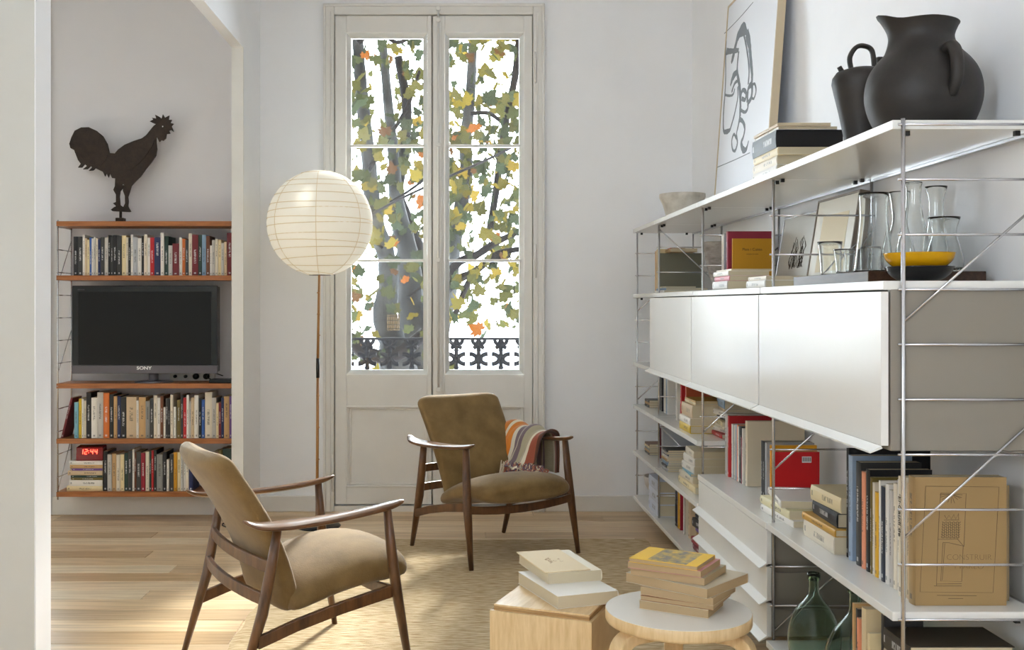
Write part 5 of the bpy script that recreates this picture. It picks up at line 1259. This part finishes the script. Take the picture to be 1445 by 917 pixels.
# stool
st = empty('round_stool', (.58, 2.80, .0105), 0, 'round birch stool with a white top and bent legs carrying books', 'stool')
ZS = .4445
MB().lathe([(.001, -.034), (.183, -.034), (.188, -.031), (.190, -.026), (.190, -.003), (.188, -.0008)], 64, (0, 0, ZS)).build('seat_edge', M['birch'], st, True)
MB().lathe([(.001, 0), (.1885, 0), (.1885, -.0015), (.001, -.0015)], 64, (0, 0, ZS)).build('seat_top', M['stooltop'], st)
for k_, a in enumerate((R(205), R(-28), R(82))):
    c_, s_ = math.cos(a), math.sin(a); path = spline([(.05, .0, ZS-.052), (.12, 0, ZS-.052), (.150, 0, ZS-.055), (.176, 0, ZS-.072), (.186, 0, ZS-.105), (.187, 0, ZS-.2), (.188, 0, .0)], 6)
    rings = []; n = len(path)
    for i, p in enumerate(path):
        A = path[max(0, i-1)]; B = path[min(n-1, i+1)]; tn = (B-A).normalized(); nr = Vector((tn.z, 0, -tn.x)); hw_, ht = .026, .0165
        ring = []
        for sy, sn in ((-1, -1), (1, -1), (1, 1), (-1, 1)):
            q = p+Vector((0, sy*hw_, 0))+nr*sn*ht; ring.append((q.x*c_-q.y*s_, q.x*s_+q.y*c_, q.z))
        rings.append(ring)
    MB().loft(rings).build('leg', M['birch'], st, bevel=.005)
zt4 = .4558; Gs = 'books stacked on the round stool'
def sbk(cx, cy, t_, L_, w_, ang, c, lb, rgb=None, hard=False):
    global zt4
    o = fb2(cx, cy, zt4, t_, L_, w_, c, lb, Gs, ang, rgb=rgb, hard=hard, pages=(176, 152, 116)); zt4 += t_+.0005; return o
a_ = R(150)
sbk(.592, 2.815, .022, .185, .135, a_, 'ivory', 'ivory paperback at the very bottom of the stool stack', (222, 208, 178))
sbk(.605, 2.822, .012, .195, .155, a_, 'brown', 'thin brown booklet low in the stool stack', (160, 112, 72))
sbk(.612, 2.825, .020, .20, .165, R(146), 'beige', 'beige paperback under the widest book on the stool', (204, 182, 146))
sbk(.615, 2.855, .025, .245, .215, R(137), 'light grey', 'widest curled book in the middle of the stool stack', (202, 192, 168))
sbk(.590, 2.845, .020, .205, .165, R(147), 'grey', 'greyish book third from the top on the stool', (172, 158, 130))
sbk(.578, 2.84, .017, .20, .155, R(148), 'pink', 'pink-edged paperback under the yellow cover on the stool', (196, 140, 140))
tp = sbk(.572, 2.835, .011, .185, .15, R(149), 'yellow', 'book with a yellow and grey pictorial cover topmost on the stool', (226, 184, 50))
cp = empty('x'); bpy.data.objects.remove(cp)
mb = MB()
# cover picture in the flat book's frame: cover plane is local -X side (thickness), y across, z along
def cpic(pts, m_, nm, dx=.0003):
    n_ = len(pts); mb = MB(); x = -.0055-dx
    mb.add([(x, a, b) for a, b in pts]+[(-.0054, a, b) for a, b in pts], [tuple(range(n_)), tuple(reversed(range(n_, 2*n_)))]+[(j, j+n_, (j+1) % n_+n_, (j+1) % n_) for j in range(n_)])
    return mb.build(nm, m_, tp, tri=True)
mgrey = mat('slate_print', (92, 96, 100), .4, rgb2=(214, 178, 60), nscale=28, stretch=(1, 1, 1.5))
cpic([(.004, .03), (.146, .03), (.146, .138), (.004, .138)], mgrey, 'cover_picture')
text('BERGER', .02, M['dark_print'], (-.0058, .075, .162), (R(90), 0, R(-90)), tp, name='title', ext=.0002) if 0 else None
print('OBJECTS', len(bpy.data.objects), 'TRIS', sum(len(o.data.polygons) for o in bpy.data.objects if o.type == 'MESH'))
